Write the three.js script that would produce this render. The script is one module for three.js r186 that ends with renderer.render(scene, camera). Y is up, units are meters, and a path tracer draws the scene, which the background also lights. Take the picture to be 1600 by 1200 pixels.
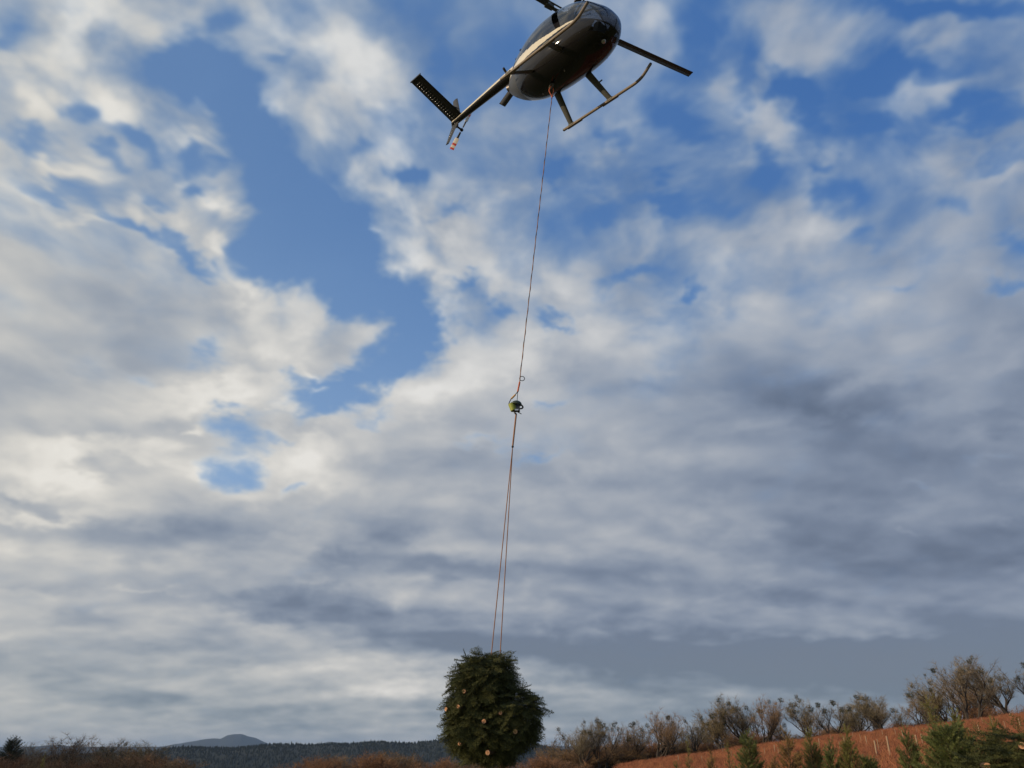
import * as THREE from 'three';
import { mergeGeometries } from 'three/addons/utils/BufferGeometryUtils.js';

// ---------------------------------------------------------------- camera, sun, exposure
const scene = new THREE.Scene();
const FOCAL = 1155, PITCH = Math.atan(572 / FOCAL), EYE = new THREE.Vector3(0, 1.6, 0);
const camera = new THREE.PerspectiveCamera(2 * Math.atan(600 / FOCAL) * 180 / Math.PI, 4 / 3, 0.1, 30000);
camera.position.copy(EYE);
camera.rotation.x = PITCH;
camera.updateMatrixWorld();
scene.add(camera);
const renderer = new THREE.WebGLRenderer({ antialias: true });
renderer.setSize(1024, 768);
renderer.toneMapping = THREE.LinearToneMapping;
renderer.toneMappingExposure = 1.0;
renderer.shadowMap.enabled = true;

const SUN_AZ = 104 * Math.PI / 180, SUN_EL = 14 * Math.PI / 180;   // measured to the left of the view
const sunDir = new THREE.Vector3(-Math.sin(SUN_AZ) * Math.cos(SUN_EL), Math.sin(SUN_EL), -Math.cos(SUN_AZ) * Math.cos(SUN_EL));
const sun = new THREE.DirectionalLight(new THREE.Color().setRGB(1, 0.78, 0.52), 3.0);
sun.position.copy(sunDir).multiplyScalar(120);
sun.castShadow = true;
sun.shadow.mapSize.set(2048, 2048);
Object.assign(sun.shadow.camera, { left: -130, right: 130, top: 130, bottom: -130, near: 1, far: 400 });
scene.add(sun, sun.target);

// ---------------------------------------------------------------- small maths
function rng(seed) { let s = seed >>> 0; return () => { s = (s + 0x6D2B79F5) | 0; let t = Math.imul(s ^ (s >>> 15), 1 | s); t = (t + Math.imul(t ^ (t >>> 7), 61 | t)) ^ t; return ((t ^ (t >>> 14)) >>> 0) / 4294967296; }; }
const lerp = (a, b, t) => a + (b - a) * t, clamp = (x, a = 0, b = 1) => Math.min(b, Math.max(a, x));
const smooth = (a, b, x) => { const t = clamp((x - a) / (b - a)); return t * t * (3 - 2 * t); };
const PERM = new Uint8Array(512); { const r = rng(11), p = [...Array(256).keys()]; for (let i = 255; i > 0; i--) { const j = Math.floor(r() * (i + 1)); [p[i], p[j]] = [p[j], p[i]]; } for (let i = 0; i < 512; i++) PERM[i] = p[i & 255]; }
const GX = new Float64Array(256), GY = new Float64Array(256); for (let i = 0; i < 256; i++) { GX[i] = Math.cos(i * 2.399963); GY[i] = Math.sin(i * 2.399963); }
function noise2(x, y) {   // gradient noise, about -0.7 .. 0.7
  const xi = Math.floor(x), yi = Math.floor(y), fx = x - xi, fy = y - yi, X = xi & 255, Y = yi & 255;
  const u = fx * fx * fx * (fx * (fx * 6 - 15) + 10), v = fy * fy * fy * (fy * (fy * 6 - 15) + 10);
  const a = PERM[PERM[X] + Y], b = PERM[PERM[X + 1 & 255] + Y], c = PERM[PERM[X] + (Y + 1 & 255)], d = PERM[PERM[X + 1 & 255] + (Y + 1 & 255)];
  const n0 = GX[a] * fx + GY[a] * fy, n1 = GX[b] * (fx - 1) + GY[b] * fy, n2 = GX[c] * fx + GY[c] * (fy - 1), n3 = GX[d] * (fx - 1) + GY[d] * (fy - 1);
  return lerp(lerp(n0, n1, u), lerp(n2, n3, u), v);
}
function fbm(x, y, oct, gain = 0.5) { let s = 0, a = 1; for (let i = 0; i < oct; i++) { s += a * noise2(x, y); a *= gain; const t = x; x = 1.62 * x + 1.21 * y + 17.3; y = -1.21 * t + 1.62 * y - 5.9; } return s; }
// a photograph's pixel gives a direction
const camRight = new THREE.Vector3(1, 0, 0), camUp = new THREE.Vector3(0, Math.cos(PITCH), Math.sin(PITCH)), camFwd = new THREE.Vector3(0, Math.sin(PITCH), -Math.cos(PITCH));
function rayOf(px, py) { return new THREE.Vector3().copy(camFwd).addScaledVector(camRight, (px - 800) / FOCAL).addScaledVector(camUp, (600 - py) / FOCAL).normalize(); }
function atRange(px, py, range) { const d = rayOf(px, py), h = Math.hypot(d.x, d.z); return EYE.clone().addScaledVector(d, range / h); }   // at a horizontal distance

// ---------------------------------------------------------------- sky: air and a broken layer of cloud
// Features of the cloud layer, placed by direction: [x, y, half width, half height, turn in degrees, amount].
const GAPS = [
  [285, 78, 48, 36, 0, 1.1], [330, 125, 62, 42, 25, 1.2], [385, 195, 40, 62, -15, 1.2], [425, 265, 36, 70, -10, 1.2], [470, 335, 70, 60, 0, 1.15], [425, 395, 55, 45, 0, 0.9],
  [520, 425, 95, 50, 10, 1.25], [590, 470, 85, 38, 20, 1.15], [650, 520, 50, 40, -30, 1.2], [590, 585, 70, 34, -28, 1.15], [500, 622, 60, 22, -22, 0.9], [455, 600, 26, 12, 0, 0.6],
  [360, 672, 55, 30, 10, 1.0], [355, 735, 48, 28, 0, 1.15], [455, 768, 28, 10, -20, 0.7], [425, 690, 22, 14, -20, 0.6], [640, 255, 34, 18, 0, 0.8], [775, 470, 28, 18, 10, 0.7], [715, 440, 24, 12, 0, 0.5],
  [740, 690, 60, 8, 4, 0.45], [835, 715, 40, 8, -6, 0.4], [850, 622, 26, 10, 10, 0.5], [700, 640, 20, 12, 0, 0.2], [590, 655, 26, 9, 10, 0.4],
  [1105, 60, 36, 60, 10, 0.9], [1060, 175, 60, 46, 20, 1.0], [1045, 305, 55, 18, 5, 0.85], [965, 215, 26, 18, 0, 0.6], [1245, 150, 36, 32, 0, 0.95], [1420, 110, 95, 24, -4, 0.85], [1530, 172, 85, 18, -10, 0.8],
  [1500, 12, 140, 16, 0, 0.9], [1310, 285, 36, 26, 30, 0.75], [1370, 185, 40, 12, 0, 0.5], [1080, 472, 28, 14, 0, 0.7], [1000, 430, 62, 15, -4, 0.6], [870, 507, 20, 11, 0, 0.5], [1190, 255, 34, 26, 0, 0.8],
  [1580, 440, 45, 14, 5, 0.6], [1490, 305, 20, 22, 0, 0.45], [860, 258, 34, 14, 0, 0.6], [940, 330, 30, 20, 10, 0.5], [1160, 120, 26, 50, 15, 0.6], [1590, 360, 30, 22, 0, 0.5], [1340, 370, 30, 16, 0, 0.4], [1395, 445, 30, 12, 0, 0.35],
  [135, 182, 26, 22, 40, 0.8], [78, 212, 34, 14, 35, 0.7], [12, 60, 30, 16, 0, 0.5], [220, 222, 44, 16, 25, 0.8], [205, 350, 50, 11, 25, 0.7], [285, 250, 20, 26, -20, 0.7], [315, 300, 26, 14, 10, 0.6], [30, 205, 40, 16, 30, 0.4],
  [110, 290, 60, 12, 30, 0.5], [330, 260, 24, 12, 0, 0.5], [70, 290, 40, 12, 30, 0.4], [175, 250, 30, 10, 35, 0.6], [270, 395, 50, 14, 30, 0.6], [330, 430, 44, 14, 30, 0.6], [320, 560, 26, 26, 0, 0.5], [215, 610, 22, 18, 20, 0.35],
  [250, 320, 20, 10, 20, 0.4], [20, 40, 18, 10, 0, 0.3], [350, 30, 18, 20, 0, 0.5], [800, 60, 60, 50, 0, 0.35], [690, 90, 20, 60, 10, 0.4], [760, 180, 40, 24, 0, 0.35], [560, 215, 26, 14, 0, 0.4], [420, 70, 20, 12, 0, 0.35], [700, 330, 26, 12, 20, 0.4],
  [1560, 230, 60, 14, -10, 0.3], [1280, 225, 20, 12, 0, 0.4], [1130, 330, 20, 16, 0, 0.3], [1550, 720, 50, 10, 0, 0.25], [1440, 765, 40, 8, 0, 0.2]];
const PUFFS = [
  [105, 70, 55, 62, 20, 0.9], [190, 165, 46, 44, 0, 1.3], [72, 160, 46, 20, 42, 0.9], [35, 100, 30, 14, 40, 0.4], [232, 325, 22, 18, 0, 0.9], [275, 350, 20, 22, 20, 0.8], [342, 328, 24, 18, -20, 0.9], [300, 222, 36, 12, 15, 0.7],
  [110, 258, 40, 14, 25, 0.7], [160, 275, 40, 14, 35, 0.6], [75, 300, 40, 14, 25, 0.4], [150, 340, 30, 7, 0, 0.5], [350, 395, 22, 14, 40, 0.9], [325, 145, 22, 14, -20, 0.8], [280, 290, 16, 10, 0, 0.6], [200, 20, 80, 30, 0, 0.4],
  [450, 50, 75, 45, 10, 0.8], [560, 105, 60, 46, 10, 0.7], [620, 210, 60, 30, 15, 0.7], [700, 282, 36, 30, 10, 0.65], [640, 330, 66, 22, 35, 0.8], [655, 392, 50, 30, 20, 1.3], [555, 366, 26, 9, 5, 0.9], [510, 300, 14, 10, 0, 0.5], [500, 180, 30, 26, 0, 0.7],
  [545, 255, 22, 28, 0, 0.6], [770, 305, 50, 26, 0, 0.6], [745, 430, 55, 30, 0, 0.5], [690, 480, 26, 22, 0, 0.8], [865, 445, 40, 24, 0, 0.5], [355, 122, 22, 14, 0, 0.4], [420, 150, 24, 20, 20, 0.4],
  [390, 490, 26, 30, -10, 0.7], [440, 545, 90, 34, 12, 0.9], [330, 622, 105, 22, -8, 0.9], [580, 535, 30, 22, 0, 0.6], [490, 598, 22, 10, 30, 0.8], [290, 680, 14, 10, 0, 0.8], [310, 738, 26, 6, 25, 0.4], [415, 470, 30, 16, 20, 0.6], [560, 585, 34, 6, 5, 0.5],
  [765, 555, 85, 46, 0, 0.8], [665, 618, 62, 26, -22, 0.9], [540, 690, 150, 40, -4, 0.7], [470, 715, 60, 34, -10, 0.8], [520, 755, 60, 24, 0, 0.5], [390, 780, 60, 18, 0, 0.7], [440, 640, 22, 8, -20, 0.5],
  [80, 745, 90, 34, 8, 1.0], [40, 690, 60, 22, 10, 0.5], [230, 705, 50, 16, 10, 0.7], [110, 700, 40, 26, 0, 0.5], [150, 685, 60, 14, 0, 0.5], [215, 450, 60, 26, 10, 0.25], [280, 500, 50, 30, 0, 0.2],
  [1300, 60, 46, 34, -20, 0.2], [1240, 95, 40, 30, 0, 0.35], [1440, 55, 60, 18, -10, 0.35], [1305, 205, 26, 22, 0, 0.55], [1255, 255, 34, 26, 0, 0.45], [1430, 262, 60, 26, -10, 0.5], [1180, 170, 36, 30, 0, 0.5], [1130, 90, 26, 30, 0, 0.3], [1100, 250, 60, 22, -10, 0.5],
  [1050, 205, 20, 20, 0, 0.5], [930, 270, 30, 26, 0, 0.4], [1060, 360, 70, 30, 0, 0.5], [1240, 345, 62, 36, 0, 1.0], [1150, 420, 70, 40, 0, 0.5], [1160, 480, 60, 26, 0, 0.5], [1010, 30, 40, 40, 0, 0.5], [1520, 130, 60, 14, -10, 0.3], [1580, 250, 40, 14, -20, 0.35], [950, 510, 70, 30, -10, 0.4],
  [840, 570, 60, 26, 0, 0.45], [1020, 540, 60, 20, 0, 0.2], [1340, 490, 50, 20, 0, 0.25], [1260, 520, 70, 18, -6, 0.2], [980, 690, 70, 30, 0, 0.2], [900, 730, 60, 18, 0, 0.3], [1060, 710, 60, 20, 0, 0.2], [820, 780, 90, 20, 0, 0.15], [1560, 555, 50, 22, -20, 0.15],
  [60, 812, 110, 9, -2, 0.7], [30, 930, 80, 7, 0, 0.5], [0, 865, 50, 26, 0, 0.5], [220, 922, 70, 4, 3, 0.45], [270, 915, 30, 5, 0, 0.3], [330, 960, 90, 12, 6, 0.3], [500, 830, 70, 24, 0, 0.45], [430, 865, 60, 18, 0, 0.3], [490, 902, 50, 6, 5, 0.35], [670, 840, 60, 20, 0, 0.3],
  [560, 1030, 60, 9, 6, 0.2], [560, 1064, 190, 24, 3, 0.6], [640, 1072, 110, 14, 0, 0.4], [860, 1075, 60, 8, 3, 0.35], [960, 1085, 110, 10, 3, 0.25], [420, 985, 50, 10, 10, 0.4], [300, 1140, 80, 9, 3, 0.15], [1410, 955, 22, 5, 0, 0.2], [1420, 830, 20, 4, 8, 0.3], [1580, 815, 26, 4, -4, 0.25], [1320, 994, 40, 5, 0, 0.15]];
const BASES = [   // thicker, darker undersides
  [285, 838, 112, 30, 4, 0.34], [170, 845, 60, 22, 0, 0.15], [90, 540, 130, 50, 0, 0.26], [200, 480, 110, 60, 0, 0.2], [250, 580, 80, 40, 0, 0.12], [430, 945, 85, 24, 0, 0.6], [520, 950, 90, 36, 6, 0.5], [640, 985, 120, 36, 6, 0.6], [720, 890, 90, 16, 4, 0.3],
  [620, 850, 40, 30, 0, 0.2], [520, 875, 40, 14, 0, 0.25], [860, 1005, 160, 34, 4, 0.55], [1080, 1025, 190, 34, 2, 0.6], [1300, 1030, 180, 32, 0, 0.6], [1480, 1040, 120, 36, 0, 0.6], [1360, 625, 110, 32, -4, 0.35], [1210, 620, 80, 26, 0, 0.15], [1550, 660, 70, 16, 0, 0.2],
  [1130, 600, 90, 40, 0, 0.15], [1240, 935, 70, 12, 0, 0.2], [870, 930, 90, 22, 0, 0.2], [960, 890, 80, 20, 0, 0.2], [1530, 880, 90, 20, 0, 0.05], [1560, 1000, 70, 40, 0, 0.25], [600, 775, 50, 36, 0, 0.05], [1010, 600, 40, 14, 0, 0.15],
  [140, 725, 40, 12, 10, 0.3], [30, 785, 60, 8, 8, 0.25], [60, 1040, 120, 22, 2, 0.3], [190, 1005, 170, 36, 2, 0.16], [180, 1090, 150, 20, 3, 0.2], [330, 1110, 120, 14, 6, 0.25], [180, 1120, 120, 12, 0, 0.15], [480, 1120, 90, 18, 0, 0.25], [150, 965, 60, 12, 0, 0.2], [660, 1115, 90, 14, 0, 0.15], [65, 25, 30, 36, 0, 0.25], [165, 60, 16, 30, 0, 0.2], [640, 60, 50, 40, 0, 0.25]];
for (const list of [GAPS, PUFFS, BASES]) for (const e of list) { const a = e[4] * Math.PI / 180; e.push(Math.cos(a), Math.sin(a)); }
function features(list, u, v, soft = 1) {
  let s = 0;
  for (const e of list) {
    const dx = u - e[0], dy = v - e[1]; if (dx > 340 || dx < -340 || dy > 160 || dy < -160) continue;
    const X = (dx * e[6] + dy * e[7]) / e[2], Y = (-dx * e[7] + dy * e[6]) / e[3], q = X * X + Y * Y;
    if (q < 6) s += e[5] * Math.exp(-q * 0.85 - q * q * 0.12) * soft;
  }
  return s;
}
const toLin = (c) => (c <= 0.04045 ? c / 12.92 : ((c + 0.055) / 1.055) ** 2.4);
const SKY_W = 4096, SKY_H = 2048, sky = new Float32Array(SKY_W * SKY_H * 4);
function skyColor(x, y, z, out) {
  // the cloud layer lies overhead: look its texture up where the sight line meets it
  const k = 1 / (y + 0.26), px = x * k, pz = z * k, fine = z < 0.35 * Math.abs(x);
  const w1 = fbm(px * 2.6 + 3.1, pz * 2.6 - 1.7, 3), w2 = fbm(px * 2.6 - 8.2, pz * 2.6 + 5.5, 3);
  const wx = px + 0.045 * w1, wz = pz + 0.045 * w2;
  const n = fbm(wx * 5.6, wz * 5.6, fine ? 6 : 3, 0.5), relief = fbm(wx * 4.2 + 7, wz * 4.2, 4, 0.48) - fbm((wx - 0.05) * 4.2 + 7, wz * 4.2, 4, 0.48);
  const mottle = fbm(wx * 10.5 + 60, wz * 10.5 - 33, fine ? 4 : 2, 0.5);
  const broad = fbm(px * 1.5 - 20, pz * 1.9 + 4, 3);
  const streak = fbm(px * 1.6 + pz * 0.5 + 40, pz * 4.2 + 9, 3);
  // direction as a place on the photograph's plane, only where that plane lies in front
  const f = x * camFwd.x + y * camFwd.y + z * camFwd.z;
  let gap = 0, puff = 0, base = 0, inFrame = 0, u = 0, v = 0;
  if (f > 0.2) {
    u = 800 + FOCAL * x / f; v = 600 - FOCAL * (y * camUp.y + z * camUp.z) / f;
    const el = clamp((1172 - v) / 700), amp = 16 + 26 * el;
    const uu = u + amp * (w1 * 0.7 + 0.95 * fbm(wx * 11, wz * 11, 4, 0.55)), vv = v + amp * (0.35 + 0.65 * el) * (w2 * 0.7 + 0.95 * fbm(wx * 11 + 31, wz * 11 - 12, 4, 0.55));
    gap = features(GAPS, uu, vv); puff = features(PUFFS, uu, vv); base = features(BASES, uu, vv);
    inFrame = smooth(-260, 60, u) * smooth(1860, 1540, u) * smooth(-260, 60, v);
  }
  const az = Math.atan2(-x, -z);                     // to the left of the view
  const toSun = 0.5 + 0.5 * Math.cos(az - SUN_AZ);   // 1 towards the sun's bearing
  const elev = Math.asin(clamp(y, -1, 1));
  // air: deeper blue overhead and away from the sun, paler low down
  const high = smooth(0.02, 0.85, elev), away = 1 - toSun;
  let br = lerp(0.58, 0.335, high) - 0.22 * (away - 0.45), bg = lerp(0.70, 0.48, high) - 0.16 * (away - 0.45), bb = lerp(0.84, 0.68, high) - 0.06 * (away - 0.45);
  // cover: thick low down, broken overhead
  const low = smooth(0.80, 0.22, elev), stretch = smooth(0.30, 0.75, elev);
  let d = 0.60 + 0.56 * low + 0.62 * n * (1 - 0.55 * low) + 0.42 * mottle * (1 - 0.6 * low) + 0.25 * broad + 0.42 * puff - 1.08 * gap;
  d -= (1 - inFrame) * 0.10 * (1 - low);
  const thin = lerp(0.95, 0.58, smooth(0.15, 0.72, away) * (1 - low));
  const a = (0.05 + 0.95 * smooth(-0.15, 1.05, d)) * thin + (1 - thin) * smooth(0.5, 1.2, d) * 0.6;
  // brightness of the cloud itself
  let L = 0.738 + 0.17 * (toSun - 0.40) + 0.13 * puff - 0.27 * (1 - Math.exp(-1.3 * base)) + 0.16 * relief * (0.35 + 0.65 * stretch) + (0.07 + 0.06 * low) * streak + 0.07 * broad + 0.06 * n * (0.3 + 0.7 * stretch) + 0.11 * mottle * (0.45 + 0.55 * stretch);
  L -= 0.06 * smooth(0.6, 1.25, d) * (1 - puff * 0.5);
  L -= 0.10 * smooth(0.75, 0.15, elev) * smooth(0.40, 0.95, away);
  L -= 0.075 * (1 - inFrame) * low;   // the darker undersides go on all round
  L = L < 0.45 ? 0.45 - 0.8 * (0.45 - L) : Math.min(L, 0.89);
  const warm = smooth(0.5, 0.88, L), wl = warm * (0.4 + 0.9 * toSun);
  let cr = L + lerp(-0.055, 0.012, warm), cg = L + lerp(-0.008, 0.008, warm), cb = L + lerp(0.058 - 0.03 * smooth(0.16, 0.03, elev), -0.028 * (0.4 + toSun), warm);
  cr += 0.012 * wl; cb += lerp(0.015, 0, toSun);
  out[0] = toLin(lerp(br, cr, a)); out[1] = toLin(lerp(bg, cg, a)); out[2] = toLin(lerp(bb, cb, a));
}
{
  const c = [0, 0, 0], half = SKY_H / 2;
  for (let j = half - 4; j < SKY_H; j++) {
    const el = Math.max(0.0005, ((j + 0.5) / SKY_H - 0.5) * Math.PI), ce = Math.cos(el), y = Math.sin(el);
    let step = 1;
    for (let i = 0; i < SKY_W; i += step) {
      const th = ((i + 0.5) / SKY_W - 0.5) * 2 * Math.PI, x = ce * Math.cos(th), z = ce * Math.sin(th);
      step = z < 0.2 && el < 1.2 ? 1 : 4; if (i % step) step = 1;
      skyColor(x, y, z, c);
      for (let s = 0; s < step && i + s < SKY_W; s++) { const o = 4 * (j * SKY_W + i + s); sky[o] = c[0]; sky[o + 1] = c[1]; sky[o + 2] = c[2]; sky[o + 3] = 1; }
    }
  }
  for (let j = 0; j < half - 4; j++) for (let i = 0; i < SKY_W; i++) { const o = 4 * (j * SKY_W + i); sky[o] = 0.10; sky[o + 1] = 0.09; sky[o + 2] = 0.07; sky[o + 3] = 1; }
}
const skyTexture = new THREE.DataTexture(sky, SKY_W, SKY_H, THREE.RGBAFormat, THREE.FloatType);
skyTexture.mapping = THREE.EquirectangularReflectionMapping;
skyTexture.magFilter = THREE.LinearFilter; skyTexture.minFilter = THREE.LinearFilter;
skyTexture.needsUpdate = true;
scene.background = skyTexture; scene.environment = skyTexture;

// ---------------------------------------------------------------- helpers: builders, names, labels
const taken = {};
function numbered(name) { taken[name] = (taken[name] ?? -1) + 1; return taken[name] ? name + '_' + String(taken[name]).padStart(3, '0') : name; }
function shade(o) { o.traverse((m) => { if (m.isMesh) { m.castShadow = true; m.receiveShadow = true; } }); return o; }
function tag(o, label, category, group) { o.userData = { label, category }; if (group) o.userData.group = group; return o; }
function thing(name, label, category, position, group) { const g = new THREE.Group(); g.name = numbered(name); if (position) g.position.copy(position); scene.add(g); return tag(g, label, category, group); }
function part(name, geometry, material, parent, label) { const m = new THREE.Mesh(geometry, material); m.name = name; m.castShadow = m.receiveShadow = true; if (label) m.userData.label = label; parent.add(m); return m; }
function structure(name, geometry, material) { const m = part(numbered(name), geometry, material, scene); m.userData.kind = 'structure'; return m; }
const V = (x, y, z) => new THREE.Vector3(x, y, z);
const std = (r, g, b, roughness = 0.9, extra = {}) => new THREE.MeshStandardMaterial({ color: new THREE.Color().setRGB(r, g, b), roughness, side: THREE.DoubleSide, ...extra });
const phys = (r, g, b, roughness, extra = {}) => new THREE.MeshPhysicalMaterial({ color: new THREE.Color().setRGB(r, g, b), roughness, side: THREE.DoubleSide, ...extra });

class Soup {   // loose triangles
  constructor() { this.p = []; this.c = []; this.color = null; }
  tri(a, b, c) { this.p.push(a.x, a.y, a.z, b.x, b.y, b.z, c.x, c.y, c.z); if (this.color) for (let i = 0; i < 3; i++) this.c.push(...this.color); }
  blade(a, b, side, w) { const s = side; this.p.push(a.x - s.x * w, a.y - s.y * w, a.z - s.z * w, a.x + s.x * w, a.y + s.y * w, a.z + s.z * w, b.x, b.y, b.z); if (this.color) for (let i = 0; i < 3; i++) this.c.push(...this.color); }
  tube(pts, rad, sides) {
    const rings = [], up = V(0.31, 0.9, 0.29).normalize(), t = V(), n = V(), b = V();
    for (let i = 0; i < pts.length; i++) {
      t.subVectors(pts[Math.min(i + 1, pts.length - 1)], pts[Math.max(i - 1, 0)]).normalize(); n.crossVectors(t, Math.abs(t.dot(up)) > 0.95 ? V(1, 0, 0) : up).normalize(); b.crossVectors(t, n);
      const ring = []; for (let k = 0; k < sides; k++) { const a = 2 * Math.PI * k / sides; ring.push(pts[i].clone().addScaledVector(n, Math.cos(a) * rad[i]).addScaledVector(b, Math.sin(a) * rad[i])); }
      rings.push(ring);
    }
    for (let i = 0; i + 1 < rings.length; i++) for (let k = 0; k < sides; k++) { const k2 = (k + 1) % sides; this.tri(rings[i][k], rings[i + 1][k], rings[i][k2]); this.tri(rings[i][k2], rings[i + 1][k], rings[i + 1][k2]); }
  }
  geometry() { const g = new THREE.BufferGeometry(); g.setAttribute('position', new THREE.Float32BufferAttribute(this.p, 3)); if (this.c.length) g.setAttribute('color', new THREE.Float32BufferAttribute(this.c, 3)); g.computeVertexNormals(); return g; }
}
function pipe(points, radius, sides = 10, steps = 0) {   // smooth round bar through points
  const curve = points.length > 2 ? new THREE.CatmullRomCurve3(points, false, 'centripetal') : new THREE.LineCurve3(points[0], points[1]);
  return new THREE.TubeGeometry(curve, steps || (points.length - 1) * 8, radius, sides, false);
}
function grid(nu, nv, f, keep) {   // sheet from a function of (i / nu, j / nv); keep(u, v) chooses faces
  const pos = [], uv = [], idx = [];
  for (let j = 0; j <= nv; j++) for (let i = 0; i <= nu; i++) { const p = f(i / nu, j / nv); pos.push(p.x, p.y, p.z); uv.push(p.u ?? i / nu, p.v ?? j / nv); }
  for (let j = 0; j < nv; j++) for (let i = 0; i < nu; i++) { if (keep && !keep((i + 0.5) / nu, (j + 0.5) / nv)) continue; const a = j * (nu + 1) + i, b = a + 1, c = a + nu + 1, d = c + 1; idx.push(a, b, d, a, d, c); }
  const g = new THREE.BufferGeometry(); g.setAttribute('position', new THREE.Float32BufferAttribute(pos, 3)); g.setAttribute('uv', new THREE.Float32BufferAttribute(uv, 2)); g.setIndex(idx); g.computeVertexNormals(); return g;
}
function canvasMap(size, paint, repeat) {   // per-texel colour from a function returning [r, g, b] in 0..1 sRGB
  const d = new Uint8Array(size * size * 4);
  for (let j = 0; j < size; j++) for (let i = 0; i < size; i++) { const c = paint(i / size, j / size, i, j), o = 4 * (j * size + i); d[o] = 255 * clamp(c[0]); d[o + 1] = 255 * clamp(c[1]); d[o + 2] = 255 * clamp(c[2]); d[o + 3] = 255; }
  const t = new THREE.DataTexture(d, size, size); t.colorSpace = THREE.SRGBColorSpace; t.wrapS = t.wrapT = THREE.RepeatWrapping; t.magFilter = THREE.LinearFilter; t.repeat.set(repeat, repeat); t.needsUpdate = true; return t;
}
const interp = (table, x) => { if (x <= table[0][0]) return table[0][1]; for (let i = 1; i < table.length; i++) if (x <= table[i][0]) { const [a, p] = table[i - 1], [b, q] = table[i]; return lerp(p, q, (x - a) / (b - a)); } return table[table.length - 1][1]; };
// skyline points of the photograph as (bearing, tangent of elevation)
const profile = (list) => list.map(([x, y]) => { const d = rayOf(x, y); return [Math.atan2(d.x, -d.z), d.y / Math.hypot(d.x, d.z)]; });

// ---------------------------------------------------------------- terrain
const CREST = 100;
const crestLine = [[-1.2, -0.046], [0.0, -0.042], ...profile([[960, 1203], [1000, 1196], [1100, 1183], [1200, 1169], [1300, 1156], [1400, 1146], [1500, 1134], [1600, 1122]]), [0.9, 0.062], [1.5, 0.05], [3.2, -0.03]];
function groundHeight(x, z) {
  const r = Math.hypot(x, z), az = Math.atan2(x, -z), hc = 1.6 + CREST * interp(crestLine, az);
  let h = r < CREST ? hc * clamp((r - 14) / (CREST - 14)) : hc - 0.045 * (Math.min(r, 180) - CREST) - 0.075 * (clamp(r, 180, 900) - 180);
  return h + (r > 8 ? 0.10 * noise2(x * 0.11, z * 0.11) * smooth(8, 30, r) : 0) + (r > 120 ? 2.2 * noise2(x * 0.008, z * 0.008) * smooth(150, 500, r) : 0);
}
const grassMap = canvasMap(256, (u, v, i, j) => { const n = fbm(i / 9, j / 9, 3), m = fbm(i / 45 + 9, j / 45, 2); return [0.30 + 0.10 * n + 0.06 * m, 0.30 + 0.09 * n + 0.02 * m, 0.17 + 0.06 * n]; }, 1);
const soilMap = canvasMap(256, (u, v, i, j) => { const n = fbm(i / 7, j / 7, 4), m = fbm(i / 50 + 3, j / 50 + 8, 3); return [0.46 + 0.12 * n + 0.08 * m, 0.25 + 0.07 * n + 0.04 * m, 0.17 + 0.05 * n + 0.02 * m]; }, 1);
structure('ground', grid(240, 130, (u, v) => { const r = 0.4 * Math.pow(22000 / 0.4, v), a = 2 * Math.PI * u, x = r * Math.sin(a), z = -r * Math.cos(a); return { x, y: groundHeight(x, z), z, u: x / 3, v: z / 3 }; }), new THREE.MeshStandardMaterial({ map: grassMap, roughness: 1, side: THREE.DoubleSide }));
structure('vineyard_soil', grid(140, 90, (u, v) => { const a = lerp(0.10, 0.95, u), r = lerp(22, CREST + 3, v), x = r * Math.sin(a), z = -r * Math.cos(a); return { x, y: groundHeight(x, z) + 0.03, z, u: x / 4, v: z / 4 }; }), new THREE.MeshStandardMaterial({ map: soilMap, roughness: 1, side: THREE.DoubleSide }));

function hill(name, material, range, depth, bottom, line, bump, seed, nu = 220) {   // a ridge whose crest stands at `range`
  const a0 = line[0][0], a1 = line[line.length - 1][0];
  const heightAt = (a, r) => { const crest = 1.6 + range * interp(line, a), t = clamp(1 - Math.abs(r - range) / depth), prof = t * t * (3 - 2 * t); return lerp(bottom, crest, prof) + bump * noise2(a * range / (bump * 14) + seed, r / (bump * 14)) * prof; };
  const mesh = structure(name, grid(nu, 24, (u, v) => { const a = lerp(a0, a1, u), r = lerp(range - depth, range + depth, v), x = r * Math.sin(a), z = -r * Math.cos(a); return { x, y: heightAt(a, r), z, u: x / 60, v: z / 60 }; }), material);
  return { mesh, heightAt, a0, a1 };
}
const farForest = std(0.014, 0.021, 0.017, 1), farRidge = farForest;
hill('mountain', farRidge, 14000, 2200, -120, profile([[150, 1176], [225, 1168], [255, 1166], [272, 1163], [290, 1160], [305, 1158], [320, 1155], [332, 1154], [345, 1154], [355, 1149], [366, 1147], [378, 1147], [386, 1150], [400, 1154], [420, 1162], [450, 1166], [520, 1174]]), 14, 5);
hill('far_hills', farRidge, 10000, 1400, -120, profile([[-250, 1170], [-60, 1168], [60, 1166], [90, 1164], [130, 1167], [230, 1167], [320, 1168], [430, 1164], [490, 1163], [515, 1159], [540, 1162], [640, 1166], [800, 1168], [870, 1165], [920, 1167], [1000, 1165], [1100, 1168], [1250, 1172], [1500, 1172], [1750, 1172]]), 8, 1, 320);
const woods = hill('wooded_hill', farForest, 2500, 620, -75, profile([[60, 1186], [180, 1180], [260, 1172], [330, 1169], [420, 1166], [500, 1165], [560, 1162], [600, 1161], [640, 1163], [672, 1160], [700, 1153], [740, 1148], [790, 1152], [830, 1164], [870, 1172], [960, 1177], [1060, 1186]]), 9, 3);
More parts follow.
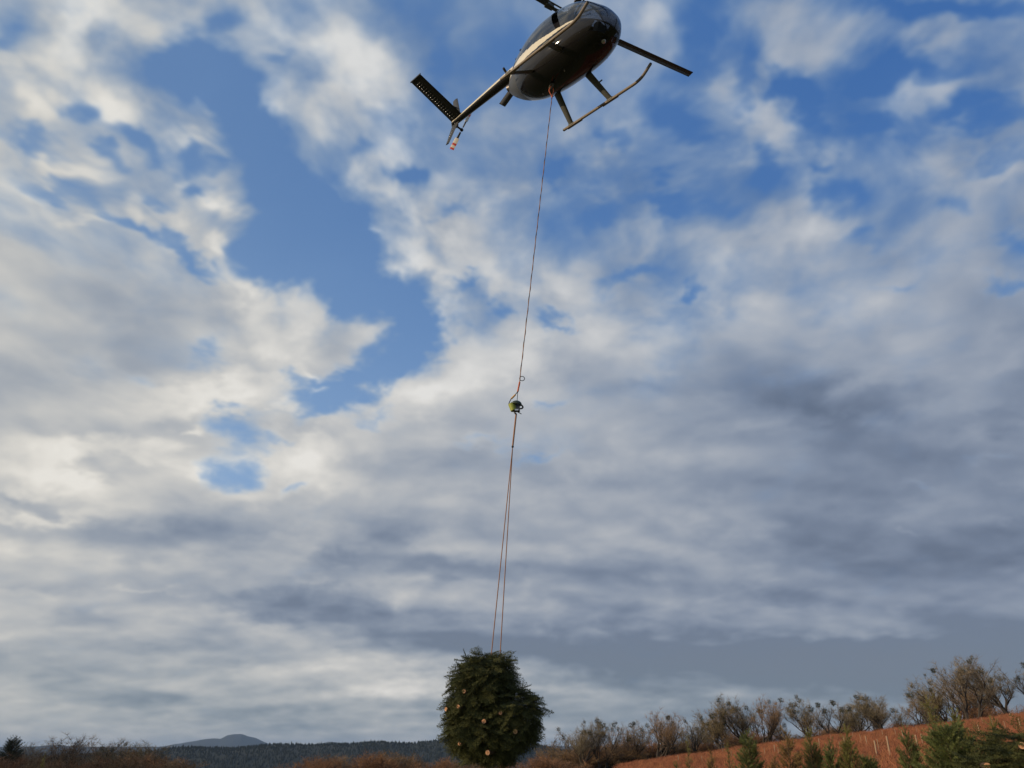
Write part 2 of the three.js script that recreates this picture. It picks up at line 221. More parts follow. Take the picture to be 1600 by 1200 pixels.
{
  const s = new Soup(); for (let t = 0; t < 3; t++) { const y0 = t * 0.27, y1 = 0.46 + t * 0.27, w = 0.26 - 0.075 * t; for (let k = 0; k < 7; k++) { const a = k / 7 * 6.283 + t, b = (k + 1) / 7 * 6.283 + t; s.tri(V(w * Math.cos(a), y0, w * Math.sin(a)), V(w * Math.cos(b), y0, w * Math.sin(b)), V(0, Math.min(y1, 1), 0)); } }
  const n = 12000, r = rng(5), forest = new THREE.InstancedMesh(s.geometry(), std(0.014, 0.021, 0.017, 1), n), m = new THREE.Matrix4(), q = new THREE.Quaternion(), c = new THREE.Color();
  for (let i = 0; i < n; i++) { const a = lerp(woods.a0, woods.a1, r()), d = 2500 + 600 * (r() * 1.25 - 1) * 0.9, h = 5 + 6 * r() * r() * r() + 3 * r(), w = h * (1.0 + 0.8 * r()); q.setFromAxisAngle(V(0, 1, 0), r() * 6.28); m.compose(V(d * Math.sin(a), woods.heightAt(a, d) - 1, -d * Math.cos(a)), q, V(w, h, w)); forest.setMatrixAt(i, m); const k = 0.7 + 0.6 * r(); forest.setColorAt(i, c.setRGB(k, k, k)); }
  forest.name = 'hillside_forest'; forest.castShadow = forest.receiveShadow = true; forest.userData = { kind: 'stuff', label: 'dark conifer forest covering the low hill behind the valley', category: 'forest' }; scene.add(forest);
}
scene.fog = new THREE.FogExp2(new THREE.Color().setRGB(0.45, 0.66, 1.0), 0.00004);

// ---------------------------------------------------------------- bare oaks and thickets
const barkMaterial = std(0.055, 0.043, 0.034, 1), twigMaterial = std(0.23, 0.185, 0.12, 1, { vertexColors: true }), mistletoeMaterial = std(0.045, 0.05, 0.022, 1);
function growOak(seed, H, spread, stems, density, tint) {
  const r = rng(seed), wood = new Soup(), twigs = new Soup(), tips = [];
  const rnd = (s) => (r() * 2 - 1) * s;
  function twigFan(p, dir, n, len) {
    for (let i = 0; i < n; i++) {
      const d = dir.clone().multiplyScalar(0.8).add(V(rnd(1), rnd(0.9) + 0.25, rnd(1))).normalize(), L = len * (0.5 + 0.8 * r()), e = p.clone().addScaledVector(d, L), k = 0.65 + 0.7 * r();
      twigs.color = [k * tint[0], k * tint[1], k * tint[2]];
      const side = V(rnd(1), rnd(1), rnd(1)).cross(d).normalize();
      twigs.blade(p, e, side, 0.009 + 0.008 * r());
      if (r() < 0.8) { const m = p.clone().lerp(e, 0.45), d2 = d.clone().add(V(rnd(0.9), rnd(0.7) + 0.2, rnd(0.9))).normalize(); twigs.blade(m, m.clone().addScaledVector(d2, L * 0.6), side, 0.008); }
      if (r() < 0.5) { const m = p.clone().lerp(e, 0.7), d2 = d.clone().add(V(rnd(1.1), rnd(0.8) + 0.2, rnd(1.1))).normalize(); twigs.blade(m, m.clone().addScaledVector(d2, L * 0.5), side, 0.007); }
    }
  }
  function branch(p, dir, len, rad, level) {
    const n = level < 2 ? 5 : 4, pts = [p.clone()], rads = [rad], d = dir.clone();
    for (let i = 1; i <= n; i++) { d.add(V(rnd(0.26), rnd(0.14) + (level > 0 ? 0.06 : 0.0), rnd(0.26))).normalize(); pts.push(pts[i - 1].clone().addScaledVector(d, len / n)); rads.push(rad * (1 - 0.52 * i / n)); }
    wood.tube(pts, rads, level < 2 ? 6 : level < 4 ? 4 : 3);
    const end = pts[n];
    if (level >= 4 || rad < 0.010) { tips.push(end); twigFan(end, d, Math.round(8 * density), 0.75); twigFan(pts[2], d, Math.round(5 * density), 0.65); return; }
    if (level >= 2) twigFan(pts[2], d, Math.round(3 * density), 0.8);
    const kids = level === 0 ? 5 : level < 3 ? 4 : 3;
    for (let k = 0; k < kids; k++) {
      const t = k === 0 ? n : Math.max(1, Math.round(n * (0.4 + 0.55 * r()))), a = r() * 6.283, out = V(Math.cos(a), 0, Math.sin(a));
      const lean = k === 0 ? 0.3 : (0.55 + 0.5 * r()) * spread, d2 = d.clone().addScaledVector(out, lean).add(V(0, 0.12, 0)).normalize();
      branch(pts[t], d2, len * (k === 0 ? 0.80 : 0.60 + 0.25 * r()), rads[t] * (k === 0 ? 0.9 : 0.66), level + 1);
    }
  }
  for (let s = 0; s < stems; s++) { const a = s / stems * 6.283 + r(), lean = stems > 1 ? 0.28 + 0.25 * r() : 0.10; branch(V(0.25 * Math.cos(a) * (stems > 1), -0.3, 0.25 * Math.sin(a) * (stems > 1)), V(Math.cos(a) * lean, 1, Math.sin(a) * lean).normalize(), H * 0.30, H * (stems > 1 ? 0.024 : 0.038), stems > 1 ? 1 : 0); }
  tips.sort((a, b) => b.y - a.y);
  let top = 0; for (let i = 1; i < twigs.p.length; i += 3) top = Math.max(top, twigs.p[i]);
  return { wood: wood.geometry(), twigs: twigs.geometry(), tips, top };
}
function clumpGeometry(seed) { const r = rng(seed), s = new Soup(); for (let i = 0; i < 110; i++) { const d = V(r() * 2 - 1, r() * 2 - 1, r() * 2 - 1).normalize(), p = d.clone().multiplyScalar(0.15 + 0.55 * r()), e = p.clone().addScaledVector(d.add(V(r() - 0.5, r() - 0.6, r() - 0.5)).normalize(), 0.4); s.blade(p, e, V(r() - 0.5, r() - 0.5, r() - 0.5).cross(d).normalize(), 0.06); } return s.geometry(); }
const clumps = [clumpGeometry(1), clumpGeometry(2)];
const oakKinds = [growOak(21, 10, 0.95, 1, 1.3, [1, 1, 0.95]), growOak(22, 10, 1.15, 1, 1.2, [1.05, 1.02, 0.85]), growOak(23, 10, 0.8, 3, 1.1, [1.1, 0.95, 0.85]), growOak(24, 10, 1.0, 2, 1.2, [0.95, 0.95, 1.0]), growOak(25, 10, 0.7, 4, 1.2, [1.15, 0.92, 0.8])];
const thicketKinds = [growOak(31, 6, 0.9, 7, 1.0, [1.25, 0.8, 0.6]), growOak(32, 6, 1.1, 8, 1.0, [1.1, 0.85, 0.65])];
function plantTree(name, kind, px, topY, range, width, turn, label, category, group, nClumps, widen = 1.35, taller = 1.12) {
  const b = atRange(px, 1172, range), y = groundHeight(b.x, b.z), top = atRange(px, topY, range).y, h = Math.max(2, top - y) * taller;
  const o = thing(name, label, category, V(b.x, y, b.z), group), sy = h / kind.top, sw = sy * width * widen;
  part('trunk', kind.wood, barkMaterial, o).scale.set(sw, sy, sw);
  part('crown', kind.twigs, twigMaterial, o).scale.set(sw, sy, sw);
  const r = rng(Math.round(px * 7 + 1));
  for (let i = 0; i < nClumps; i++) { const t = kind.tips[Math.floor(r() * r() * kind.tips.length * 0.7)], c = part('mistletoe', clumps[i % 2], mistletoeMaterial, o), s = 0.22 + 0.30 * r(); c.position.set(t.x * sw, t.y * sy, t.z * sw); c.scale.setScalar(s); c.rotation.y = r() * 6; }
  o.rotation.y = turn;
  return o;
}
const OAKS = [[1655, 1034, 107, 3, 0.9, 5, 'bare oak next past the high end of the ridge row'], [1725, 1040, 108, 1, 0.95, 5, 'second bare oak past the high end of the ridge row'], [1800, 1046, 106, 0, 0.95, 5, 'third bare oak past the high end of the ridge row'], [1592, 1029, 106, 0, 0.9, 8, 'tall bare oak with bushy crown at the high end of the ridge row'], [1534, 1029, 104, 3, 0.95, 6, 'tall bare oak with leaning dark trunk on the red field crest'], [1487, 1054, 108, 1, 0.85, 7, 'bare oak with olive crown beside the tall leaning oak'], [1450, 1086, 103, 2, 0.8, 4, 'low bushy oak starting the highest clump of the ridge row'],
  [1387, 1081, 108, 0, 1.05, 7, 'wide bare oak with fan of limbs above the sloping field'], [1345, 1096, 110, 1, 0.95, 6, 'crooked bare oak with drooping limbs beside the fan shaped oak'], [1306, 1098, 107, 3, 0.85, 8, 'small bare oak with dark tufts on its top limbs'], [1268, 1089, 104, 1, 0.8, 9, 'umbrella topped bare oak with a dense mossy head'], [1228, 1122, 112, 2, 0.8, 3, 'short thin bare oak in the dip of the tree row'],
  [1200, 1091, 105, 4, 0.75, 5, 'upright many stemmed bare oak with pale twigs'], [1166, 1090, 108, 0, 0.8, 10, 'bare oak carrying the most mistletoe balls in its crown'], [1128, 1105, 106, 1, 0.85, 8, 'bare oak with slanting limb tipped by dark tufts'], [1086, 1124, 110, 3, 0.85, 4, 'slim bare oak between the round crown and the slanting limb'], [1058, 1126, 116, 2, 0.7, 3, 'thin bare oak close behind the round crowned oak'],
  [1030, 1112, 108, 4, 0.85, 4, 'round crowned many stemmed oak at the foot of the red field'], [988, 1131, 112, 2, 0.75, 4, 'brownish bare oak beside the round crowned oak'], [940, 1127, 110, 3, 0.7, 5, 'narrow bare oak with tufted top near the hanging bundle'], [908, 1125, 108, 0, 0.8, 7, 'bare oak with spreading pale twigs near the hanging bundle'], [876, 1150, 114, 2, 0.8, 3, 'low bare oak at the valley end of the ridge row']];
OAKS.forEach(([x, y, range, k, w, n, label], i) => plantTree('oak_tree', oakKinds[k], x, y, range, w, i * 1.37, label, 'oak tree', 'bare oaks along the ridge', n));
const BACK_OAKS = [[1562, 1048, 122, 1, 'bare oak filling the gap behind the two tallest oaks'], [1510, 1062, 120, 4, 'bare oak behind the leaning trunk on the crest'], [1468, 1080, 118, 0, 'bare oak behind the low bushy oak'], [1408, 1105, 122, 3, 'small bare oak at the open end of the fan shaped oak'], [1366, 1100, 121, 4, 'bare oak behind the crooked oak and the fan shaped oak'], [1326, 1104, 122, 0, 'bare oak behind the small tufted oak'], [1288, 1110, 120, 2, 'bare oak behind the umbrella topped oak'], [1182, 1104, 122, 3, 'bare oak behind the upright pale twigged oak'], [1148, 1108, 120, 4, 'bare oak between the mistletoe oak and the slanting limb'], [1108, 1126, 122, 0, 'bare oak half hidden by the slanting limb oak'], [1072, 1132, 124, 1, 'bare oak behind the slim oak'], [1008, 1130, 122, 3, 'bare oak behind the round crowned oak'], [964, 1136, 120, 4, 'bare oak between the brownish oak and the narrow oak'], [924, 1138, 122, 1, 'bare oak between the narrow oak and the spreading oak'], [888, 1142, 118, 3, 'bare oak beside the low oak at the valley end']];
BACK_OAKS.forEach(([x, y, range, k, label], i) => plantTree('oak_tree', oakKinds[k], x, y, range, 0.85, i * 2.3 + 1, label, 'oak tree', 'bare oaks along the ridge', 3));
const THICKETS = [[855, 1180, 100, 'low brown thicket right under the hanging bundle'], [895, 1172, 112, 'brown thicket at the valley end of the oak row'], [935, 1166, 116, 'brown thicket among the narrow oaks'], [968, 1162, 113, 'reddish thicket between the narrow oak and the brownish oak'], [1010, 1158, 117, 'twiggy thicket behind the round crowned oak'], [1075, 1156, 118, 'dark thicket behind the slim oak'], [1110, 1160, 112, 'dark thicket at the foot of the slanting limb oak'], [1150, 1148, 118, 'brown thicket behind the mistletoe oak'], [1185, 1142, 114, 'brown thicket under the many stemmed oak'], [1240, 1150, 115, 'dark thicket in the dip of the oak row'], [1290, 1140, 116, 'brown thicket beside the umbrella topped oak'], [1330, 1132, 118, 'brown thicket below the crooked oak'], [1420, 1128, 116, 'thin thicket in the gap before the highest oaks'], [1470, 1118, 116, 'olive thicket under the highest oaks'], [1565, 1100, 118, 'thin thicket between the two tallest oaks']];
THICKETS.forEach(([x, y, range, label], i) => plantTree('thicket', thicketKinds[i % 2], x, y, range, 1.25, i * 2.1, label, 'thicket', 'thickets along the ridge', 0, 1.9, 1.15));
const LEFT_TREES = [[40, 1172, 128, 2, 1.1, 0, 'squat bare tree beside the lone dark fir'], [112, 1158, 130, 4, 1.0, 2, 'bare tree with twin brushy tops in the valley row'], [135, 1160, 128, 2, 0.9, 2, 'bare tree close beside the twin topped tree'], [168, 1167, 134, 3, 1.0, 2, 'low bare tree in the middle of the valley row'], [205, 1163, 130, 1, 1.0, 3, 'bare tree with a ragged open crown in the valley row'], [228, 1166, 136, 0, 1.0, 3, 'last tall bare tree of the valley row'], [68, 1169, 132, 0, 0.9, 1, 'bare tree between the squat tree and the twin topped tree'], [188, 1166, 132, 4, 0.9, 2, 'brushy bare tree before the ragged crowned tree'], [252, 1174, 134, 2, 1.0, 0, 'small bare tree trailing the end of the valley row']];
LEFT_TREES.forEach(([x, y, range, k, w, n, label], i) => plantTree('bare_tree', oakKinds[k], x, y, range, w, i * 1.9 + 0.4, label, 'tree', 'bare trees in the valley', n, 1.5, 1.2));
const LEFT_BUSH = [[10, 1182, 118, 'russet bush under the lone dark fir'], [80, 1184, 120, 'russet bush before the twin topped tree'], [150, 1180, 118, 'dark russet bush in the valley row'], [190, 1182, 116, 'dark brown bush in the valley row'], [240, 1178, 122, 'brown bush at the end of the valley row'], [285, 1186, 118, 'low russet bush just past the valley row'], [35, 1176, 122, 'dark bush between the lone fir and the squat tree'], [215, 1172, 126, 'tall brown bush under the ragged crowned tree'], [500, 1178, 108, 'round russet bush before the wooded hill'], [530, 1180, 112, 'russet bush overlapping the round one'], [590, 1172, 108, 'broad russet bush before the wooded hill'], [618, 1174, 112, 'russet bush at the edge of the broad one'], [690, 1182, 104, 'russet bush left below the hanging bundle'], [740, 1186, 102, 'brown bush directly behind the bottom of the bundle'], [795, 1186, 104, 'brown bush behind the right foot of the bundle']];
LEFT_BUSH.forEach(([x, y, range, label], i) => plantTree('russet_bush', thicketKinds[i % 2], x, y, range, 1.5, i * 1.3, label, 'bush', 'russet bushes in the valley', 0, 1.15, 1.1));

// ---------------------------------------------------------------- firs
const firBark = std(0.10, 0.065, 0.04, 1);
const needleMaterial = phys(1, 1, 1, 0.75, { vertexColors: true, transmission: 0.25, thickness: 0 });
function needles(s, a, b, r, n, len, tint, w0 = 0.0048) {   // short needles round a twig
  const d = b.clone().sub(a), L = d.length(); d.normalize();
  const u = V(0.3, 0.8, -0.5).cross(d).normalize(), w = d.clone().cross(u);
  for (let i = 0; i < n; i++) {
    const p = a.clone().addScaledVector(d, L * r()), t = r() * 6.283, o = u.clone().multiplyScalar(Math.cos(t)).addScaledVector(w, Math.sin(t)), e = p.clone().addScaledVector(o, len * 0.8).addScaledVector(d, len * (0.4 + 0.5 * r())), k = 0.75 + 0.5 * r();
    s.color = [tint[0] * k, tint[1] * k, tint[2] * k]; s.blade(p, e, d, w0);
  }
}
function growFir(seed, H, width, leader, dense, tint) {
  const r = rng(seed), wood = new Soup(), green = new Soup(), rnd = (q) => (r() * 2 - 1) * q;
  wood.tube([V(0, -0.1, 0), V(rnd(0.02), H * 0.4, rnd(0.02)), V(rnd(0.02), H * 0.75, rnd(0.02)), V(0, H, 0)], [0.045, 0.032, 0.014, 0.004], 7);
  needles(green, V(0, H - leader, 0), V(0, H + 0.02, 0), r, Math.round(leader * 420), 0.045, [tint[0] * 1.3, tint[1] * 1.25, tint[2]]);
  for (let y = 0.25; y < H - leader * 0.25; ) {
    const t = y / H, n = y > H - leader ? 2 : Math.round(8 * dense), reach = y > H - leader ? 0.10 : width * Math.pow(1 - (y / (H - leader * 0.8)), 0.62) + 0.10;
    for (let k = 0; k < n; k++) {
      const a = r() * 6.283, L = reach * (0.75 + 0.4 * r()), rise = lerp(0.25, 0.95, t), d = V(Math.cos(a), rise, Math.sin(a)).normalize(), p = V(0, y + rnd(0.05), 0), e = p.clone().addScaledVector(d, L), q = V(e.x, e.y + 0.10 * L, e.z);
      wood.tube([p, p.clone().lerp(q, 0.5).add(V(0, -0.03 * L, 0)), q], [0.010, 0.006, 0.002], 3);
      const m = Math.max(2, Math.round(L * 11));
      needles(green, p.clone().lerp(q, 0.3), q, r, Math.round(L * 230 * dense), 0.040, tint);
      for (let j = 0; j < m; j++) { const f = 0.25 + 0.7 * j / m, b = p.clone().lerp(q, f), sd = V(-d.z, 0.15 + rnd(0.3), d.x).multiplyScalar(j % 2 ? 1 : -1).add(d.clone().multiplyScalar(0.9)).normalize(), l2 = (0.16 + 0.28 * L * (1 - f)) * (0.8 + 0.4 * r()), c = b.clone().addScaledVector(sd, l2).add(V(0, rnd(0.04) + 0.02, 0)); needles(green, b, c, r, Math.round(l2 * 260 * dense), 0.040, [tint[0] * (0.9 + 0.35 * f), tint[1] * (0.9 + 0.3 * f), tint[2]]); }
    }
    y += y > H - leader ? 0.07 : 0.10 / dense;
  }
  return { wood: wood.geometry(), green: green.geometry(), H };
}
const GREEN = [0.115, 0.14, 0.034], OLIVE = [0.17, 0.165, 0.036], BROWN = [0.22, 0.14, 0.04];
const firKinds = [growFir(41, 2.2, 0.74, 0.30, 1.0, GREEN), growFir(42, 2.3, 0.70, 0.42, 0.95, OLIVE), growFir(43, 2.1, 0.66, 0.25, 0.85, BROWN), growFir(44, 2.0, 1.0, 0.16, 1.15, GREEN), growFir(45, 2.6, 0.50, 0.7, 0.6, OLIVE)];
function plantFir(kind, px, topY, range, width, turn, label) {
  const b = atRange(px, 1172, range), y = groundHeight(b.x, b.z), h = atRange(px, topY, range).y - y;
  const o = thing('fir_tree', label, 'fir tree', V(b.x, y, b.z), 'young firs in the foreground rows'), s = h / kind.H;
  for (const m of [part('trunk', kind.wood, firBark, o), part('crown', kind.green, needleMaterial, o)]) m.scale.set(s * width, s, s * width);
  o.rotation.y = turn;
}
const FIRS = [[1690, 1130, 15, 0, 0.7, 'green young fir just past the stacked bundle'], [1745, 1120, 16, 1, 0.7, 'slim young fir two places past the stacked bundle'], [1232, 1146, 17, 2, 0.8, 'yellow brown young fir, the thinnest needled of the row'], [1268, 1138, 16, 1, 0.62, 'slim green young fir with a long tip beside the yellow brown one'], [1298, 1158, 15, 0, 0.6, 'short dark young fir with a stubby tip'], [1327, 1133, 15, 1, 0.62, 'green young fir with a very long bare tip before the vineyard posts'], [1420, 1138, 14, 0, 0.55, 'narrow dark green young fir just past the tallest vineyard post'], [1466, 1088, 19, 4, 1.1, 'tall loose yellow green young fir rising over the wide one'], [1490, 1134, 13.5, 3, 0.82, 'widest dark green young fir, its bulk hiding the field'], [1503, 1108, 15, 1, 0.62, 'young fir tip standing behind the widest dark fir'], [1560, 1121, 14, 1, 0.6, 'young fir with a spiky tip beside the stacked bundle'], [1170, 1143, 17, 0, 0.75, 'dark young fir with a pale tip at the low end of the row'], [1137, 1160, 19, 4, 0.7, 'thin young fir with a stick like tip'], [1075, 1150, 21, 4, 0.5, 'thin yellow stick like young fir standing alone before the field'], [1110, 1176, 18, 2, 0.5, 'sparse forked young fir with bare arms'], [1208, 1184, 18, 2, 0.7, 'small pale young fir low between two taller ones'], [1352, 1184, 16, 3, 0.6, 'low green fir top at the feet of the vineyard posts'], [1545, 1152, 16, 0, 0.6, 'green young fir squeezed beside the stacked bundle'], [72, 1177, 14, 4, 0.35, 'single yellow green fir tip standing alone far from the other firs'], [1055, 1190, 17, 1, 0.7, 'barely showing fir tip beside the stick like fir']];
FIRS.forEach(([x, y, range, k, w, label], i) => plantFir(firKinds[k], x, y, range, w, i * 1.1, label));

{
  const kind = growFir(46, 2.2, 0.85, 0.15, 1.0, [0.03, 0.042, 0.02]), p = atRange(19, 1172, 126), y = groundHeight(p.x, p.z), s = (atRange(19, 1153, 126).y - y) / kind.H, o = thing('fir_tree', 'lone dark conifer above the russet bushes in the valley', 'fir tree', V(p.x, y, p.z));
  for (const m of [part('trunk', kind.wood, firBark, o), part('crown', kind.green, needleMaterial, o)]) m.scale.set(s * 0.9, s, s * 0.9);
  // tall firs added out of view on the sun's side to shade the valley row
  const q = rng(71);
  for (let i = 0; i < 16; i++) { const x = -116 - 10 * (i % 2) + 4 * q(), z = -142 + i * 5.2, g = groundHeight(x, z), k = (24 + 5 * q()) / kind.H, t = thing('fir_tree', 'tall dense fir added out of view to shade the valley row', 'fir tree', V(x, g, z), 'added shade firs beside the valley'); for (const m of [part('trunk', kind.wood, firBark, t), part('crown', kind.green, needleMaterial, t)]) m.scale.set(k * 0.55, k, k * 0.55); t.rotation.y = q() * 6; }
}
// ---------------------------------------------------------------- vineyard: posts, wires, red canes
const postMaterial = std(0.36, 0.25, 0.16, 0.95), wireMaterial = std(0.45, 0.40, 0.34, 0.5, { metalness: 0.6 });
const POSTS = [[1385, 1150, 40, 2.0, 'tallest pale vineyard post with a wire stapled across it'], [1366, 1157, 41, 1.9, 'pale vineyard post next to the tallest one'], [1430, 1148, 46, 1.9, 'pale vineyard post behind the narrow dark fir'], [1441, 1157, 50, 1.7, 'thin stake close beside the post behind the narrow dark fir'], [1592, 1126, 64, 1.8, 'pale vineyard post above the stacked bundle'], [1552, 1136, 72, 1.6, 'thin stake next to the spiky tipped young fir'], [1320, 1163, 62, 1.6, 'thin stake behind the fir with the long bare tip'], [1412, 1156, 66, 1.6, 'thin stake between the tallest post and the narrow dark fir'], [1356, 1170, 58, 1.5, 'thin stake just below the pair of tall posts'], [1282, 1172, 66, 1.5, 'thin stake between the slim green fir and the short dark fir'], [1212, 1182, 60, 1.6, 'short thin stake beside the yellow brown fir'], [1060, 1186, 70, 1.5, 'lone thin stake at the low tip of the red field'], [1480, 1150, 62, 1.7, 'thin stake behind the widest dark fir'], [1532, 1150, 58, 1.7, 'thin stake between the widest dark fir and the stacked bundle'], [1500, 1143, 76, 1.6, 'thin stake high on the red slope below the leaning oak']];
{ const q = rng(62); for (let i = 0; i < 30; i++) { const x = 1090 + 17 * i + 9 * q(), y = lerp(1188, 1130, (x - 1050) / 550) + 16 * q(); POSTS.push([x, y, 48 + 40 * q(), 1.2]); } };
const postGeometry = (() => { const g = new THREE.CylinderGeometry(0.034, 0.042, 1, 9, 6); const p = g.attributes.position; for (let i = 0; i < p.count; i++) { const y = p.getY(i); p.setX(i, p.getX(i) + 0.012 * noise2(y * 4, 3)); p.setZ(i, p.getZ(i) + 0.012 * noise2(y * 4, 8)); } g.translate(0, 0.5, 0); g.computeVertexNormals(); return g; })();
for (const [x, y, range, h, label] of POSTS) {
  const t = atRange(x, y, range), g = groundHeight(t.x, t.z), o = part(numbered('vineyard_post'), postGeometry, postMaterial, scene);
  o.position.set(t.x, g - 0.05, t.z); const fat = h > 1.8 ? 1.1 : h < 1.3 ? 0.5 : 0.9; o.scale.set(fat, clamp(t.y - g, 0.9, 2.2) + 0.05, fat);
  tag(o, label ?? 'thin pale vineyard stake among the red canes', 'post', 'vineyard posts and stakes');
}
{
  const a = atRange(1330, 1189, 39), b = atRange(1385, 1184, 39.9), c = atRange(1440, 1180, 41);
  tag(part('trellis_wire', pipe([a, b, c], 0.012, 6, 12), wireMaterial, scene), 'pale wire running across the tallest vineyard post', 'wire');
  const s = new Soup(), q = rng(61);
  for (let i = 0; i < 16; i++) { const x = (q() - 0.5) * 0.9, z = (q() - 0.5) * 0.9, h = 0.35 + 0.5 * q(), k = 0.7 + 0.6 * q(); s.color = [k, k * (0.9 + 0.2 * q()), k]; const p = V(x, -0.03, z), m = V(x + (q() - 0.5) * 0.3, h * 0.6, z + (q() - 0.5) * 0.3), e = V(m.x + (q() - 0.5) * 0.5, h, m.z + (q() - 0.5) * 0.5), sd = V(q() - 0.5, 0, q() - 0.5).normalize(); s.blade(p, e, sd, 0.012); s.blade(m, V(m.x + (q() - 0.5) * 0.5, h * 0.9, m.z + (q() - 0.5) * 0.5), sd, 0.010); }
  const n = 15000, canes = new THREE.InstancedMesh(s.geometry(), std(0.33, 0.122, 0.062, 1, { vertexColors: true }), n), m = new THREE.Matrix4(), rot = new THREE.Quaternion(), col = new THREE.Color();
  for (let i = 0; i < n; i++) { const az = lerp(0.13, 0.80, q()), r = Math.sqrt(lerp(28 * 28, 102 * 102, q())), x = r * Math.sin(az), z = -r * Math.cos(az), sc = 0.75 + 0.5 * q() + 0.25 * noise2(x * 0.2, z * 0.2); rot.setFromAxisAngle(V(0, 1, 0), q() * 6.28); m.compose(V(x, groundHeight(x, z) + 0.03, z), rot, V(sc, sc * 0.75, sc)); canes.setMatrixAt(i, m); const k = 0.8 + 0.4 * q() + 0.25 * noise2(x * 0.12, z * 0.12); canes.setColorAt(i, col.setRGB(k, k * (0.95 + 0.25 * q()), k)); }
  canes.name = 'red_canes'; canes.castShadow = canes.receiveShadow = true; canes.userData = { kind: 'stuff', label: 'reddish brown winter canes covering the sloping field', category: 'canes' }; scene.add(canes);
}

// ---------------------------------------------------------------- bundles of cut firs
const cutWood = std(0.66, 0.36, 0.20, 0.8), ropeMaterial = std(0.34, 0.17, 0.09, 0.85), cordMaterial = std(0.03, 0.03, 0.032, 0.6), orangeMaterial = std(0.62, 0.14, 0.05, 0.7);
const BUNDLE_GREEN = [0.056, 0.062, 0.016], bundleNeedles = std(1, 1, 1, 0.8, { vertexColors: true });
const sprayKinds = [0, 1, 2, 3].map((k) => {   // one bough tip, 0.4 m, along +x
  const r = rng(80 + k), s = new Soup(), tip = V(0.40, -0.05, 0); needles(s, V(0, 0, 0), tip, r, 44, 0.034, BUNDLE_GREEN, 0.006);
  for (let j = 0; j < 14; j++) { const f = 0.12 + 0.82 * j / 14, b = tip.clone().multiplyScalar(f), side = j % 2 ? 1 : -1, l = (0.06 + 0.15 * (1 - f)) * (0.8 + 0.5 * r()), e = b.clone().add(V(0.65 * l, -0.25 * l * r(), side * 0.8 * l)); needles(s, b, e, r, Math.round(l * 150), 0.032, [BUNDLE_GREEN[0] * (1 + 0.4 * f), BUNDLE_GREEN[1] * (1 + 0.35 * f), BUNDLE_GREEN[2]], 0.006); }
  return s.geometry();
});
function firBundle(name, label, group, center, lobes, ends, seed, nSprays) {
  const o = thing(name, label, 'tree bundle', center, group), r = rng(seed), rnd = (q) => (r() * 2 - 1) * q;
  const inside = (p) => { let best = -9; for (const [c, x, y, z] of lobes) best = Math.max(best, 1 - Math.hypot((p.x - c.x) / x, (p.y - c.y) / y, (p.z - c.z) / z)); return best; };
  const trunks = ends.map(({ at, dir, rad }) => {
    const d = dir.clone().normalize(), tail = at.clone().addScaledVector(d, -0.75);
    const len = at.distanceTo(tail), g = new THREE.CylinderGeometry(rad, rad * 0.8, len, 14, 4); g.translate(0, -len / 2, 0);
    const t = part('cut_fir', g, firBark, o); t.position.copy(at); t.quaternion.setFromUnitVectors(V(0, 1, 0), d);
    const f = part('cut_face', new THREE.CylinderGeometry(rad * 0.9, rad * 0.9, 0.006, 18), cutWood, t, 'pale orange sawn end of a fir trunk'); f.position.y = 0.002;
    part('heartwood', new THREE.CylinderGeometry(rad * 0.42, rad * 0.42, 0.004, 14), std(0.55, 0.26, 0.11, 0.85), t).position.y = 0.0062;
    return { t, mats: [], mid: at.clone().addScaledVector(d, -0.3) };
  });
  const q = new THREE.Quaternion(), m = new THREE.Matrix4();
  for (let i = 0; i < nSprays; i++) {
    const [c, x, y, z] = lobes[Math.floor(r() * lobes.length)], dir = V(rnd(1), rnd(1), rnd(1)); if (dir.lengthSq() > 1 || dir.lengthSq() < 0.05) { i--; continue; } dir.normalize();
    const depth = r() < 0.75 ? 0.82 + 0.20 * r() : 0.4 + 0.42 * r(), p = V(c.x + dir.x * x * depth, c.y + dir.y * y * depth, c.z + dir.z * z * depth);
    if (inside(p) > 0.42 && r() < 0.85) { i--; continue; }
    const ax = dir.clone().multiplyScalar(dir.y > 0.5 ? 0.6 : 0.35).add(V(rnd(0.75), rnd(0.5) - 0.62, rnd(0.75))).normalize(), up = V(rnd(0.5), 1, rnd(0.5)).normalize(), w = ax.clone().cross(up).normalize(), u2 = w.clone().cross(ax), s = 0.5 + 0.36 * r();
    m.makeBasis(ax.multiplyScalar(s), u2.multiplyScalar(s), w.multiplyScalar(s)).setPosition(p);
    let near = trunks[0]; for (const t of trunks) if (t.mid.distanceToSquared(p) < near.mid.distanceToSquared(p)) near = t;
    near.mats.push([sprayKinds[i % 4], m.clone()]);
  }
  for (const { t, mats } of trunks) {
    if (!mats.length) continue;
    t.updateMatrix(); const inv = t.matrix.clone().invert();
    part('boughs', mergeGeometries(mats.map(([g, mm]) => g.clone().applyMatrix4(inv.clone().multiply(mm)))), bundleNeedles, t);
  }
  return o;
}
const LINE_RANGE = 13.34, bundleCenter = atRange(770, 1105, LINE_RANGE);
const rel = (px, py, dz = 0) => atRange(px, py, LINE_RANGE - dz).sub(bundleCenter);
